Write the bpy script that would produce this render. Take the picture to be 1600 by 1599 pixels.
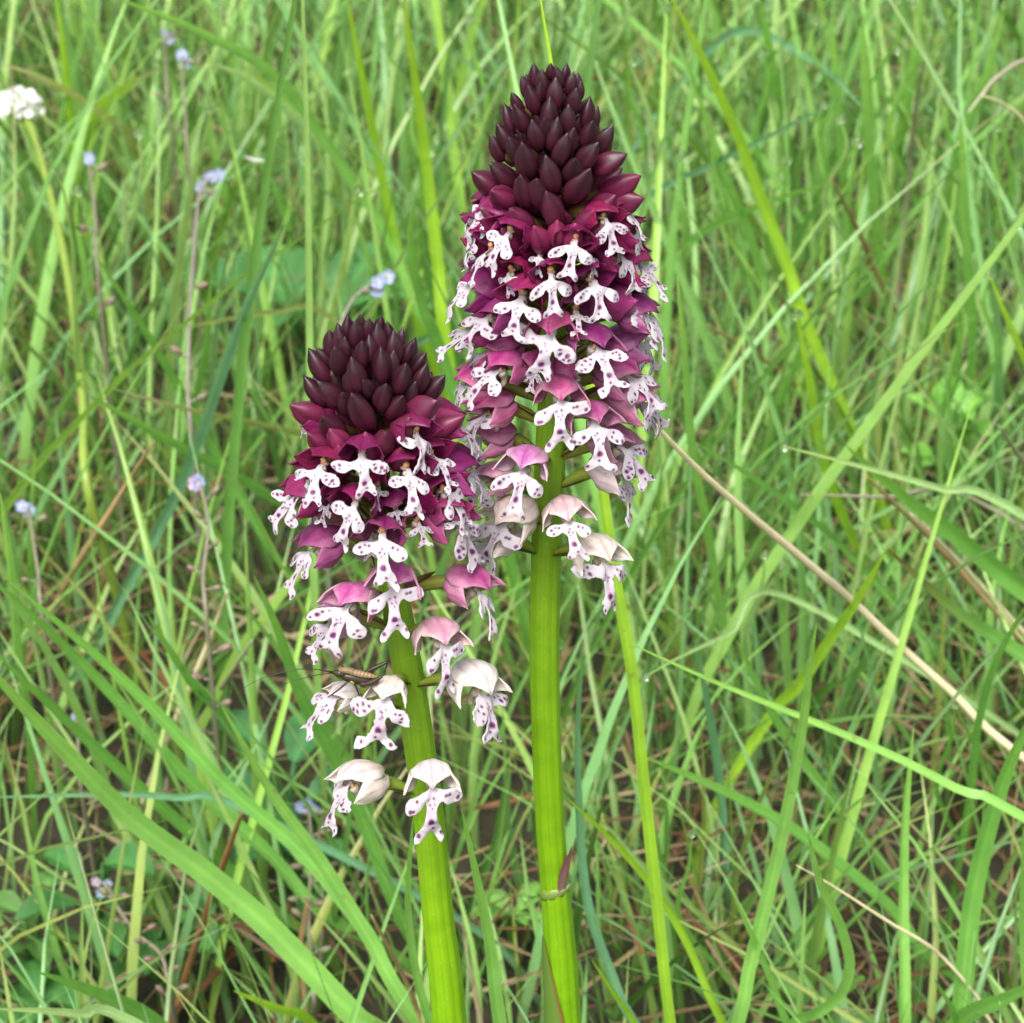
import bpy, math, random
import numpy as np
from mathutils import Vector, Matrix, noise
from mathutils.geometry import delaunay_2d_cdt
random.seed(7); rng = np.random.default_rng(7)
R = math.radians
for o in list(bpy.data.objects): bpy.data.objects.remove(o)
scene = bpy.context.scene
col = scene.collection

# ------------------------------------------------------------------ camera
PITCH = 30.0
CAM = Vector((0, -0.303, 0.355)); F = 4380.0
cd = bpy.data.cameras.new('camera'); cam = bpy.data.objects.new('camera', cd); col.objects.link(cam)
cam.location = CAM; cam.rotation_euler = (R(90 - PITCH), 0, 0)
cd.sensor_width = 36; cd.lens = 36 * F / 1600; cd.clip_start = 0.01; cd.clip_end = 500
cd.dof.use_dof = True; cd.dof.focus_distance = 0.345; cd.dof.aperture_fstop = 70
scene.camera = cam
# ------------------------------------------------------------------ light (bright overcast)
w = bpy.data.worlds.new('World'); scene.world = w; w.use_nodes = True
nt = w.node_tree; bg = nt.nodes['Background']
sky = nt.nodes.new('ShaderNodeTexSky'); sky.sky_type = 'NISHITA'; sky.sun_disc = False
SUN_EL, SUN_AZ = 58, 200
sky.sun_elevation = R(SUN_EL); sky.sun_rotation = R(SUN_AZ); sky.dust_density = 6; sky.air_density = 1.0
hs = nt.nodes.new('ShaderNodeHueSaturation'); hs.inputs['Saturation'].default_value = 0.35
nt.links.new(sky.outputs[0], hs.inputs['Color']); nt.links.new(hs.outputs[0], bg.inputs[0])
bg.inputs[1].default_value = 0.11
sl = bpy.data.lights.new('sun', 'SUN'); sl.energy = 1.5; sl.angle = R(28); sl.color = (1, .97, .92)
so = bpy.data.objects.new('sun', sl); col.objects.link(so)
sd = Vector((math.sin(R(SUN_AZ)) * math.cos(R(SUN_EL)), math.cos(R(SUN_AZ)) * math.cos(R(SUN_EL)), math.sin(R(SUN_EL))))
so.rotation_euler = sd.to_track_quat('Z', 'Y').to_euler(); so.location = sd * 5
vs = scene.view_settings; vs.view_transform = 'Standard'; vs.look = 'None'; vs.gamma = 1; vs.exposure = 1.2
vs.use_curve_mapping = False
scene.render.engine = 'CYCLES'
scene.cycles.max_bounces = 5; scene.cycles.glossy_bounces = 2; scene.cycles.transmission_bounces = 5; scene.cycles.diffuse_bounces = 4

# ------------------------------------------------------------------ helpers
_fw = Vector((0, math.cos(R(PITCH)), -math.sin(R(PITCH)))); _up = Vector((0, math.sin(R(PITCH)), math.cos(R(PITCH))))
def ray(px, py): return Vector((1, 0, 0)) * ((px - 800) / F) + _up * ((799.5 - py) / F) + _fw
def at(px, py, Y):
    d = ray(px, py); return CAM + d * ((Y - CAM.y) / d.y)
def ground_y(py):
    d = ray(800, py); return CAM.y + d.y * (-CAM.z / d.z)
def px2m(p): return (Vector(p) - CAM).dot(_fw) / F          # metres per pixel at p
def proj_np(P):
    V = P - np.array(CAM); z = V @ np.array(_fw)
    return 800 + F * V[..., 0] / z, 799.5 - F * (V @ np.array(_up)) / z, z
def lin(r, g, b):
    f = lambda c: (c / 255 / 12.92) if c <= 10.3 else ((c / 255 + .055) / 1.055) ** 2.4
    return (f(r), f(g), f(b))
def mesh_obj(name, verts, faces, mats, parent=None, cols=None, uvs=None, smooth=True, midx=None):
    me = bpy.data.meshes.new(name)
    me.from_pydata([tuple(v) for v in verts] if not isinstance(verts, np.ndarray) else verts.tolist(), [], faces if not isinstance(faces, np.ndarray) else faces.tolist())
    for m in (mats if isinstance(mats, (list, tuple)) else [mats]): me.materials.append(m)
    if cols is not None:
        a = me.attributes.new('Col', 'FLOAT_COLOR', 'POINT')
        c = np.ones((len(me.vertices), 4), np.float32); c[:, :3] = np.asarray(cols, np.float32)[:, :3]
        a.data.foreach_set('color', c.ravel())
    if uvs is not None:
        a = me.attributes.new('blade', 'FLOAT_VECTOR', 'POINT')
        u = np.zeros((len(me.vertices), 3), np.float32); u[:, :2] = np.asarray(uvs, np.float32)
        a.data.foreach_set('vector', u.ravel())
    if smooth: me.polygons.foreach_set('use_smooth', [True] * len(me.polygons))
    if midx is not None: me.polygons.foreach_set('material_index', midx)
    me.update()
    o = bpy.data.objects.new(name, me); col.objects.link(o)
    if parent is not None: o.parent = parent
    return o
def inst(name, me, parent):
    o = bpy.data.objects.new(name, me); col.objects.link(o); o.parent = parent; return o
def tag(o, label=None, cat=None, group=None, kind=None):
    if label: o['label'] = label
    if cat: o['category'] = cat
    if group: o['group'] = group
    if kind: o['kind'] = kind
    return o
def empty(name, loc, parent=None):
    o = bpy.data.objects.new(name, None); col.objects.link(o); o.location = loc; o.empty_display_size = .002
    if parent is not None: o.parent = parent
    return o
def spline(pts, n):
    """Catmull-Rom through pts (tuples / vectors), n samples."""
    P = np.array([list(p) for p in pts], float); k = len(P)
    if k == 2: return np.array([P[0] + (P[1] - P[0]) * t for t in np.linspace(0, 1, n)])
    E = np.vstack([2 * P[0] - P[1], P, 2 * P[-1] - P[-2]])
    L = np.concatenate([[0], np.cumsum(np.linalg.norm(np.diff(P, axis=0), axis=1))]); L /= L[-1]
    out = []
    for s in np.linspace(0, 1, n):
        i = min(max(int(np.searchsorted(L, s, 'right')) - 1, 0), k - 2)
        t = (s - L[i]) / max(L[i + 1] - L[i], 1e-9)
        a, b, c, d = E[i], E[i + 1], E[i + 2], E[i + 3]
        out.append(.5 * ((2 * b) + (-a + c) * t + (2 * a - 5 * b + 4 * c - d) * t * t + (-a + 3 * b - 3 * c + d) * t ** 3))
    return np.array(out)
def tube(P, rad, n=10, rib=0, ribamp=0.0):
    P = np.asarray(P, float); m = len(P); rad = np.broadcast_to(np.asarray(rad, float), (m,))
    T = np.gradient(P, axis=0); T /= np.linalg.norm(T, axis=1)[:, None] + 1e-12
    ref = np.array([1., 0, 0]) if abs(T[0][0]) < .8 else np.array([0, 1., 0])
    V = []; F_ = []; UV = []
    nrm = ref
    for i in range(m):
        nrm = nrm - T[i] * nrm.dot(T[i]); nrm /= np.linalg.norm(nrm) + 1e-12
        b = np.cross(T[i], nrm)
        for j in range(n):
            a = 2 * math.pi * j / n; r = rad[i] * (1 + ribamp * math.cos(rib * a))
            V.append(P[i] + (nrm * math.cos(a) + b * math.sin(a)) * r); UV.append((j / n, i / (m - 1)))
    for i in range(m - 1):
        for j in range(n):
            F_.append((i * n + j, i * n + (j + 1) % n, (i + 1) * n + (j + 1) % n, (i + 1) * n + j))
    F_.append(tuple(range(n - 1, -1, -1))); F_.append(tuple(range((m - 1) * n, m * n)))
    return V, F_, UV
def merge(parts):
    V = []; F_ = []; M = []
    for k, (v, f) in enumerate(parts):
        o = len(V); V += list(v); F_ += [tuple(i + o for i in q) for q in f]; M += [k] * len(f)
    return V, F_, M

# ------------------------------------------------------------------ materials
def newmat(name):
    m = bpy.data.materials.new(name); m.use_nodes = True
    return m, m.node_tree, m.node_tree.nodes['Principled BSDF'], m.node_tree.nodes['Material Output']
def N(t, typ, **kw):
    n = t.nodes.new(typ)
    for k, v in kw.items(): setattr(n, k, v)
    return n
def mixc(t, fac, a, b, mode='MIX'):
    n = N(t, 'ShaderNodeMix', data_type='RGBA', blend_type=mode)
    for s, v in ((n.inputs[0], fac), (n.inputs[6], a), (n.inputs[7], b)):
        if hasattr(v, 'is_linked') or isinstance(v, bpy.types.NodeSocket): t.links.new(v, s)
        elif isinstance(v, (int, float)): s.default_value = v
        else: s.default_value = (*v, 1) if len(v) == 3 else v
    return n.outputs[2]
def mathn(t, op, a, b=0.0):
    n = N(t, 'ShaderNodeMath', operation=op)
    for s, v in ((n.inputs[0], a), (n.inputs[1], b)):
        if isinstance(v, bpy.types.NodeSocket): t.links.new(v, s)
        else: s.default_value = v
    return n.outputs[0]
def trans_mix(t, p, out, colsock, fac, gain=1.0):
    tr = N(t, 'ShaderNodeBsdfTranslucent'); t.links.new(colsock, tr.inputs[0])
    mx = N(t, 'ShaderNodeMixShader'); mx.inputs[0].default_value = fac
    t.links.new(p.outputs[0], mx.inputs[1]); t.links.new(tr.outputs[0], mx.inputs[2]); t.links.new(mx.outputs[0], out.inputs[0])
def attr(t, name, out='Color'):
    a = N(t, 'ShaderNodeAttribute', attribute_name=name); return a.outputs[out]
def noise_fac(t, scale, detail=3, coord='Object', vec=None):
    n = N(t, 'ShaderNodeTexNoise'); n.inputs['Scale'].default_value = scale; n.inputs['Detail'].default_value = detail
    if vec is None:
        tc = N(t, 'ShaderNodeTexCoord'); vec = tc.outputs[coord]
    t.links.new(vec, n.inputs['Vector']); return n.outputs[0]

def leaf_mat(name, rough=.42, trans=.35, veins=0.0, spec=.45, nscale=180):
    m, t, p, out = newmat(name)
    c = attr(t, 'Col')
    nf = noise_fac(t, nscale, 3)
    c2 = mixc(t, nf, mixc(t, 1, c, (.72, .74, .70), 'MULTIPLY'), mixc(t, 1, c, (1.22, 1.2, 1.15), 'MULTIPLY'))
    p.inputs['Roughness'].default_value = rough; p.inputs['Specular IOR Level'].default_value = spec
    if veins:
        sx = N(t, 'ShaderNodeSeparateXYZ'); t.links.new(attr(t, 'blade', 'Vector'), sx.inputs[0])
        s = mathn(t, 'SINE', mathn(t, 'MULTIPLY', sx.outputs[0], veins))
        s01 = mathn(t, 'MULTIPLY_ADD', s, .5); s01.node.inputs[2].default_value = .5
        c2 = mixc(t, s01, mixc(t, 1, c2, (.76, .80, .72), 'MULTIPLY'), mixc(t, 1, c2, (1.14, 1.1, 1.18), 'MULTIPLY'))
        bl = noise_fac(t, 420, 4); mr = N(t, 'ShaderNodeMapRange'); mr.inputs[1].default_value = .66; mr.inputs[2].default_value = .74; t.links.new(bl, mr.inputs[0])
        c2 = mixc(t, mathn(t, 'MULTIPLY', mr.outputs[0], .55), c2, (.30, .24, .12))
        b = N(t, 'ShaderNodeBump'); b.inputs['Strength'].default_value = .35; b.inputs['Distance'].default_value = .0002
        t.links.new(s01, b.inputs['Height']); t.links.new(b.outputs[0], p.inputs['Normal'])
    t.links.new(c2, p.inputs['Base Color'])
    trans_mix(t, p, out, mixc(t, 1, c2, (1.05, 1.06, .85), 'MULTIPLY'), trans)
    return m
M_grass = leaf_mat('grass', .32, .4, spec=.6)
M_blade = leaf_mat('grass_blade', .33, .36, veins=60, spec=.6)
M_straw = leaf_mat('dry_grass', .6, .12, veins=40, spec=.25)
M_thatch = leaf_mat('thatch', .75, .1, spec=.15)
M_herb = leaf_mat('herb_leaf', .5, .3, nscale=300)

def orchid_stem_mat():
    m, t, p, out = newmat('orchid_stem')
    sx = N(t, 'ShaderNodeSeparateXYZ'); t.links.new(attr(t, 'blade', 'Vector'), sx.inputs[0])
    cx = N(t, 'ShaderNodeCombineXYZ')
    t.links.new(mathn(t, 'MULTIPLY', sx.outputs[0], 44), cx.inputs[0]); t.links.new(mathn(t, 'MULTIPLY', sx.outputs[1], 2.5), cx.inputs[1])
    f = noise_fac(t, 1.0, 3, vec=cx.outputs[0])
    c = attr(t, 'Col')
    c2 = mixc(t, f, mixc(t, 1, c, (.68, .76, .6), 'MULTIPLY'), mixc(t, 1, c, (1.3, 1.18, 1.5), 'MULTIPLY'))
    blot = noise_fac(t, 350, 4); br = N(t, 'ShaderNodeMapRange'); br.inputs[1].default_value = .4; br.inputs[2].default_value = .68; t.links.new(blot, br.inputs[0])
    c2 = mixc(t, mathn(t, 'MULTIPLY', br.outputs[0], .5), c2, mixc(t, 1, c2, (.7, .72, .8), 'MULTIPLY'))
    vo = N(t, 'ShaderNodeTexVoronoi'); vo.inputs['Scale'].default_value = 900; tcv = N(t, 'ShaderNodeTexCoord'); t.links.new(tcv.outputs['Object'], vo.inputs['Vector'])
    sp_ = N(t, 'ShaderNodeMapRange'); sp_.inputs[1].default_value = .16; sp_.inputs[2].default_value = .08; t.links.new(vo.outputs['Distance'], sp_.inputs[0])
    c2 = mixc(t, mathn(t, 'MULTIPLY', sp_.outputs[0], .16), c2, (.62, .68, .42))
    t.links.new(c2, p.inputs['Base Color']); p.inputs['Roughness'].default_value = .36
    n2 = noise_fac(t, 2500, 2)
    b = N(t, 'ShaderNodeBump'); b.inputs['Strength'].default_value = .25; b.inputs['Distance'].default_value = .0002
    t.links.new(mathn(t, 'ADD', f, mathn(t, 'MULTIPLY', n2, .25)), b.inputs['Height']); t.links.new(b.outputs[0], p.inputs['Normal'])
    return m
M_stem = orchid_stem_mat()

def sepal_mat():
    m, t, p, out = newmat('sepal')
    oi = N(t, 'ShaderNodeObjectInfo'); c = attr(t, 'Col')
    sp = N(t, 'ShaderNodeSeparateColor'); t.links.new(c, sp.inputs[0])      # r: distance from keel, g: along, b: vein
    nf = noise_fac(t, 900, 3)
    edge = mathn(t, 'ADD', sp.outputs[0], mathn(t, 'MULTIPLY', mathn(t, 'SUBTRACT', nf, .5), .7))
    n_ = mathn(t, 'MULTIPLY', edge, oi.outputs['Alpha']); n_.node.use_clamp = True
    base = mixc(t, nf, mixc(t, 1, oi.outputs['Color'], (.62, .55, .6), 'MULTIPLY'), mixc(t, 1, oi.outputs['Color'], (1.35, 1.5, 1.35), 'MULTIPLY'))
    base = mixc(t, mathn(t, 'MULTIPLY', sp.outputs[2], .5), base, mixc(t, 1, base, (.5, .3, .42), 'MULTIPLY'))
    base = mixc(t, n_, base, (.84, .79, .71))
    base = mixc(t, mathn(t, 'MULTIPLY', sp.outputs[2], .45), base, mixc(t, 1, base, (.78, .5, .6), 'MULTIPLY'))
    t.links.new(base, p.inputs['Base Color']); p.inputs['Roughness'].default_value = .38; p.inputs['Specular IOR Level'].default_value = .35
    n2 = noise_fac(t, 3500, 2)
    b = N(t, 'ShaderNodeBump'); b.inputs['Strength'].default_value = .35; b.inputs['Distance'].default_value = .00015
    t.links.new(mathn(t, 'ADD', n2, sp.outputs[2]), b.inputs['Height']); t.links.new(b.outputs[0], p.inputs['Normal'])
    trans_mix(t, p, out, base, .3); return m
M_sepal = sepal_mat()

def bud_mat():
    m, t, p, out = newmat('bud')
    oi = N(t, 'ShaderNodeObjectInfo'); sp = N(t, 'ShaderNodeSeparateColor'); t.links.new(attr(t, 'Col'), sp.inputs[0])
    nf = noise_fac(t, 800, 3)
    f = mathn(t, 'ADD', sp.outputs[1], mathn(t, 'MULTIPLY', mathn(t, 'SUBTRACT', nf, .5), .8)); f.node.use_clamp = True
    base = mixc(t, mathn(t, 'MULTIPLY', f, oi.outputs['Alpha']), oi.outputs['Color'], (.026, .008, .013))
    base = mixc(t, mathn(t, 'MULTIPLY', sp.outputs[2], .6), base, (.016, .004, .009))
    t.links.new(base, p.inputs['Base Color']); p.inputs['Roughness'].default_value = .42; p.inputs['Specular IOR Level'].default_value = .4
    n2 = noise_fac(t, 4000, 3)
    b = N(t, 'ShaderNodeBump'); b.inputs['Strength'].default_value = .3; b.inputs['Distance'].default_value = .0001
    t.links.new(n2, b.inputs['Height']); t.links.new(b.outputs[0], p.inputs['Normal']); return m
M_bud = bud_mat()

def petal_mat(name, rough=.5, trans=.25, bump=True, nsc=2500):
    m, t, p, out = newmat(name); c = attr(t, 'Col')
    nf = noise_fac(t, nsc, 2)
    c2 = mixc(t, nf, mixc(t, 1, c, (.93, .91, .93), 'MULTIPLY'), c)
    t.links.new(c2, p.inputs['Base Color']); p.inputs['Roughness'].default_value = rough
    b = N(t, 'ShaderNodeBump'); b.inputs['Strength'].default_value = .4; b.inputs['Distance'].default_value = .00012
    t.links.new(nf, b.inputs['Height']); t.links.new(b.outputs[0], p.inputs['Normal'])
    trans_mix(t, p, out, c2, trans); return m
M_lip = petal_mat('lip'); M_petal = petal_mat('petal', .55, .3); M_bract = petal_mat('bract', .4, .25, nsc=1200)

def simple_mat(name, c, rough=.5, spec=.4, c2=None, nsc=2000):
    m, t, p, out = newmat(name)
    nf = noise_fac(t, nsc, 3)
    t.links.new(mixc(t, nf, c, c2 or tuple(x * .6 for x in c)), p.inputs['Base Color'])
    p.inputs['Roughness'].default_value = rough; p.inputs['Specular IOR Level'].default_value = spec; return m
M_anther = simple_mat('anther', (.75, .33, .07), .5, c2=(.7, .45, .2))
M_column = simple_mat('column', (.42, .17, .22), .45, c2=(.5, .32, .28))
M_cblack = simple_mat('cricket_dark', (.022, .016, .010), .3, .5, c2=(.05, .035, .018), nsc=4000)
M_ctan = simple_mat('cricket_tan', (.33, .23, .12), .4, .5, c2=(.20, .13, .065), nsc=6000)
M_cyel = simple_mat('cricket_yellow', (.45, .34, .05), .4)
def water_mat():
    m, t, p, out = newmat('water'); p.inputs['Transmission Weight'].default_value = 1; p.inputs['IOR'].default_value = 1.33
    p.inputs['Roughness'].default_value = 0; p.inputs['Base Color'].default_value = (1, 1, 1, 1); return m
M_water = water_mat()
def soil_mat():
    m, t, p, out = newmat('soil')
    a = noise_fac(t, 40, 6); b_ = noise_fac(t, 300, 5)
    c = mixc(t, a, (.014, .010, .007), (.06, .042, .026)); c = mixc(t, mathn(t, 'MULTIPLY', b_, .7), c, (.035, .045, .014))
    t.links.new(c, p.inputs['Base Color']); p.inputs['Roughness'].default_value = .9
    b = N(t, 'ShaderNodeBump'); b.inputs['Strength'].default_value = .8; b.inputs['Distance'].default_value = .004
    t.links.new(b_, b.inputs['Height']); t.links.new(b.outputs[0], p.inputs['Normal']); return m
M_soil = soil_mat()

# ------------------------------------------------------------------ ground
def gz(x, y):
    r = math.hypot(x, y - .3)
    return (noise.noise((x * 14, y * 14, 0)) * .006 + noise.noise((x * 50, y * 50, 3)) * .002 + noise.noise((x * .8, y * .8, 5)) * .12 * max(0, r - .8)) - .004
fine = np.arange(-.8, .801, .016); far = np.array([1, 1.4, 2, 3, 5, 8, 13, 21, 34, 55, 90, 150.])
xs = np.concatenate([-far[::-1], fine, far]); ys = np.concatenate([-far[::-1], fine, far]) + .3
V = [(x, y, gz(x, y)) for y in ys for x in xs]; n = len(xs)
Fc = [(j * n + i, j * n + i + 1, (j + 1) * n + i + 1, (j + 1) * n + i) for j in range(len(ys) - 1) for i in range(n - 1)]
tag(mesh_obj('ground', V, Fc, M_soil), kind='structure')

# ------------------------------------------------------------------ orchids
MM = .001
def lip_mesh(k):
    r = random.Random(50 + k)
    J = lambda s: r.uniform(-s, s)
    leg = r.uniform(-.25, .35); wide = r.uniform(.88, 1.1)
    ang = {1: R(r.uniform(10, 58)), -1: R(r.uniform(10, 58))}
    arms = {}
    def side(sgn):
        q = [(.34, .9), (.4, .1)]
        ca_, sa_ = math.cos(ang[sgn]), math.sin(ang[sgn]); AL = 3.3 + J(.4)
        fr_ = lambda l, w_: (.3 + l * ca_ + w_ * sa_, -.35 - l * sa_ + w_ * ca_)
        arms[sgn] = (fr_, AL)
        prof = [(.26, .48), (.48, .72), (.7, .82), (.9, .6), (1.03, .12), (.98, -.3), (.84, -.66), (.62, -.82), (.42, -.66)]
        q += [fr_(l * AL, w_) for l, w_ in prof]
        q += [(max(.62, fr_(.3 * AL, -.45)[0]), min(-1.35, fr_(.3 * AL, -.45)[1])), (.62, -2.0), (.6, -2.6), (.68, -3.2), (.86, -3.9), (1.1, -4.4)]
        lx = leg + J(.25); ly = J(.35)
        q += [(1.35 + lx, -4.85 + ly), (1.55 + lx, -5.4 + ly), (1.25 + lx, -5.75 + ly), (.8 + lx * .6, -5.5 + ly), (.36, -5.0)]
        out_ = []
        for (x, y) in q:
            jx, jy = (J(.06), J(.06)) if k < 6 else (J(.14), J(.14))
            out_.append((sgn * (x * wide + jx), y + jy))
        return out_
    rt = side(1); lf = side(-1)
    poly = rt + [(J(.06), -4.8 + J(.1))] + lf[::-1]
    pts = spline(poly + [poly[0]], 130)[:-1]
    tooth = .035 if k < 6 else .11
    pts = pts + rng.normal(0, tooth * .5, pts.shape)
    vin = [Vector((p[0], p[1])) for p in pts]; ne = len(vin)
    edges = [(i, (i + 1) % ne) for i in range(ne)]
    st = .16
    for iy in range(int(7.6 / st)):
        for ix in range(int(8 / st)):
            vin.append(Vector((-4 + ix * st + (iy % 2) * st / 2 + J(.01), -6.5 + iy * st + J(.01))))
    v2, _, f2, *_ = delaunay_2d_cdt(vin, edges, [], 1, 1e-5)
    used = sorted({i for f in f2 for i in f}); mp = {i: j for j, i in enumerate(used)}
    v2 = [v2[i] for i in used]; f2 = [tuple(mp[i] for i in f) for f in f2]
    spots = [(J(.12), -3.5 + J(.15), .37)]
    spots += [(J(.42), -1.1 - .26 * i + J(.1), r.uniform(.09, .15)) for i in range(5)]
    spots += [(J(.3), -4.35 + J(.1), .17)]
    for sg in (-1, 1):
        fr_, AL = arms[sg]
        for (l, w_, q) in ((.38, .1, .2), (.52, .3, .22), (.55, -.25, .26), (.72, .15, .3), (.76, -.35, .22), (.9, -.05, .26)):
            if r.random() < .68:
                x, y = fr_(l * AL, w_); spots.append((sg * x * wide + J(.1), y + J(.1), q * r.uniform(.6, 1.0)))
        spots.append((sg * (1.2 + leg * .7) + J(.08), -5.1 + J(.12), r.uniform(.16, .26)))
        if r.random() < .5: spots.append((sg * (1.4 + leg) + J(.08), -5.5 + J(.08), .14))
    # bend profile along the lip
    ss = np.linspace(0, 7, 71); bend = np.interp(ss, [-1, 0, 1.2, 2.5, 4.5, 5.2, 7], np.radians([75, 68, 40 + J(8), 24 + J(14), 14 + J(18), 30 + J(24), 50 + J(30)]))
    yy = np.concatenate([[0], np.cumsum(np.sin(bend[:-1]) * .1)]); zz = -np.concatenate([[0], np.cumsum(np.cos(bend[:-1]) * .1)])
    ca = r.uniform(-.06, .17); asym = J(.16); tw = J(.3); ca2 = J(.08)
    pos = []; colr = []
    white = np.array((.61, .565, .60)); pur = np.array((.13, .006, .10)); pink = np.array((.55, .34, .52))
    for p in v2:
        x, y = p.x, p.y; s = max(-y, 0)
        Y = np.interp(s, ss, yy) - max(y, 0) * .9; Z = np.interp(s, ss, zz) + max(y, 0) * .55
        ax = max(abs(x) - .6, 0)
        Y += -(ca + (ca2 if x > 0 else -ca2)) * ax * ax + asym * x + .16 * math.sin(2.2 * x + 1.3 * y + k) + .12 * noise.noise((x * 1.3, y * 1.3, k * 4.))
        Y += tw * x * max(s - 2, 0) * .3
        Y -= .12 * math.exp(-(x / .25) ** 2) * (1 if s < 4 else 0)          # shallow groove
        pos.append((x, Y, Z))
        c = white.copy()
        c = c * (1 - .35 * math.exp(-((x / .5) ** 2)) * max(0, 1 - abs(s - 3) / 3)) + pink * (.35 * math.exp(-((x / .5) ** 2)) * max(0, 1 - abs(s - 3) / 3))
        for (sx, sy, sr) in spots:
            d = math.hypot(x - sx, y - sy) / sr
            f = min(max((1.25 - d) / .5, 0), 1); c = c * (1 - f) + pur * f
        colr.append(c)
    V = np.array(pos); nb = len(V)
    th = .22
    back = V.copy(); back[:, 1] -= th
    back[:, 2] -= 0
    V2 = np.vstack([V, back]) * MM
    Fs = [tuple(f) for f in f2]
    # outward normal should face +Y
    a, b, c = (V[i] for i in Fs[0]); fl = np.cross(b - a, c - a)[1] < 0
    if fl: Fs = [f[::-1] for f in Fs]
    ec = {}
    for f in Fs:
        for i in range(3): ec[(f[i], f[(i + 1) % 3])] = 1
    rim = [(e[1], e[0], e[0] + nb, e[1] + nb) for e in ec if (e[1], e[0]) not in ec]
    Fs2 = Fs + [tuple(i + nb for i in f[::-1]) for f in Fs] + rim
    cc = np.vstack([np.array(colr), np.tile(np.array((.62, .57, .58)), (nb, 1))])
    o = mesh_obj('lip', V2, Fs2, M_lip, cols=cc); me = o.data; bpy.data.objects.remove(o); return me

def sepal_mesh(kind, open_=0., seed=0):
    """kind: 0 dorsal, -1 / 1 lateral."""
    r = random.Random(seed * 3 + kind + 5)
    nu, nv = 16, 12
    V = []; C = []
    rx, ry, rz = 2.5 - .35 * open_, 2.45, 1.75 + .2 * open_
    for lay in range(2):
        for j in range(nv + 1):
            v = j / nv
            wd = (math.sin(math.pi * min(v * .80 + .12, 1)) ** .75) * (1 - .98 * max(0, (v - .72) / .28) ** 1.4)
            for i in range(nu + 1):
                u = i / nu * 2 - 1
                if kind == 0: ph0, hw, th1 = 0, R(62), R(128 + 12 * open_)
                else: ph0, hw, th1 = kind * R(88 - 8 * open_), R(50), R(124 + 10 * open_)
                th = R(12) + (th1 - R(12)) * v
                ph = ph0 + u * hw * wd
                sc = 1.0 + (.05 if kind == 0 else 0) - lay * .07 + .03 * math.sin(5 * v + u * 3 + seed) + .05 * (1 - abs(u)) * (1 if v < .9 else 0)
                x = rx * math.sin(th) * math.sin(ph) * sc
                y = -ry * math.cos(th) * sc
                z = rz * math.sin(th) * math.cos(ph) * sc
                tip = max(0, (v - .6) / .4) ** 1.6
                if kind == 0:
                    y += tip * (.5 + .3 * open_); z += tip * (-.75 + 1.2 * open_)
                else:
                    x += kind * tip * (1.0 + .2 * open_); y += tip * .5; z += tip * (-.1 + .7 * open_)
                x += .16 * noise.noise((x, y, z + seed * 7)); z += .26 * noise.noise((x * .8 + 9, y * .8, z * .8 + seed * 5))
                V.append(((x) * MM, (y - 1.2) * MM, (z + .12) * MM))
                vein = max(0, math.cos(u * 4 * math.pi + .5 * math.sin(v * 6 + seed))) ** 4 * (.5 + .5 * (1 - v))
                C.append((min(1, .75 * abs(u) ** 1.5 + .35 * (1 if kind else 0) + .25 * (1 - v)), v, vein))
    n = nu + 1; nl = n * (nv + 1); Fs = []
    for j in range(nv):
        for i in range(nu):
            q = (j * n + i, (j + 1) * n + i, (j + 1) * n + i + 1, j * n + i + 1)
            Fs.append(q); Fs.append(tuple(a + nl for a in q[::-1]))
    for j in range(nv):
        Fs.append((j * n, j * n + nl, (j + 1) * n + nl, (j + 1) * n)); a = j * n + nu
        Fs.append((a, a + n, a + n + nl, a + nl))
    for i in range(nu):
        Fs.append((i, i + 1, i + 1 + nl, i + nl)); a = nv * n + i
        Fs.append((a, a + nl, a + nl + 1, a + 1))
    o = mesh_obj('sepal', V, Fs, M_sepal, cols=C); me = o.data; bpy.data.objects.remove(o); return me

def bud_mesh(seed):
    r = random.Random(seed); n, m = 15, 11; V = []; C = []
    hook = r.uniform(-.12, .12); hk2 = r.uniform(-.12, .12)
    for j in range(m + 1):
        t = j / m
        rad = .5 * (math.sin(math.pi * min(1, .12 + t * .88)) ** .72) * (1 - .18 * t)
        if t > .75: rad *= 1 - .3 * ((t - .75) / .25)
        if j == m: rad = .015
        for i in range(n):
            a = 2 * math.pi * i / n + r.uniform(0, .02)
            seam = max(0, math.cos(3 * a + seed)) ** 10
            q = rad * (1 + .09 * math.cos(3 * a + seed + math.pi) - .10 * seam) * (1 + .04 * noise.noise((math.cos(a) * 2, math.sin(a) * 2, t * 3 + seed)))
            V.append(((q * math.cos(a) + hook * t * t) * MM, (q * math.sin(a) * .92 + hk2 * t * t) * MM, (t * 1.55 - .25) * MM))
            C.append((0, max(0, (t - .25) / .6), seam))
    Fs = [(j * n + i, j * n + (i + 1) % n, (j + 1) * n + (i + 1) % n, (j + 1) * n + i) for j in range(m) for i in range(n)]
    Fs += [tuple(range(n - 1, -1, -1)), tuple(range(m * n, m * n + n))]
    o = mesh_obj('bud', V, Fs, M_bud, cols=C); me = o.data; bpy.data.objects.remove(o); return me

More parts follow.
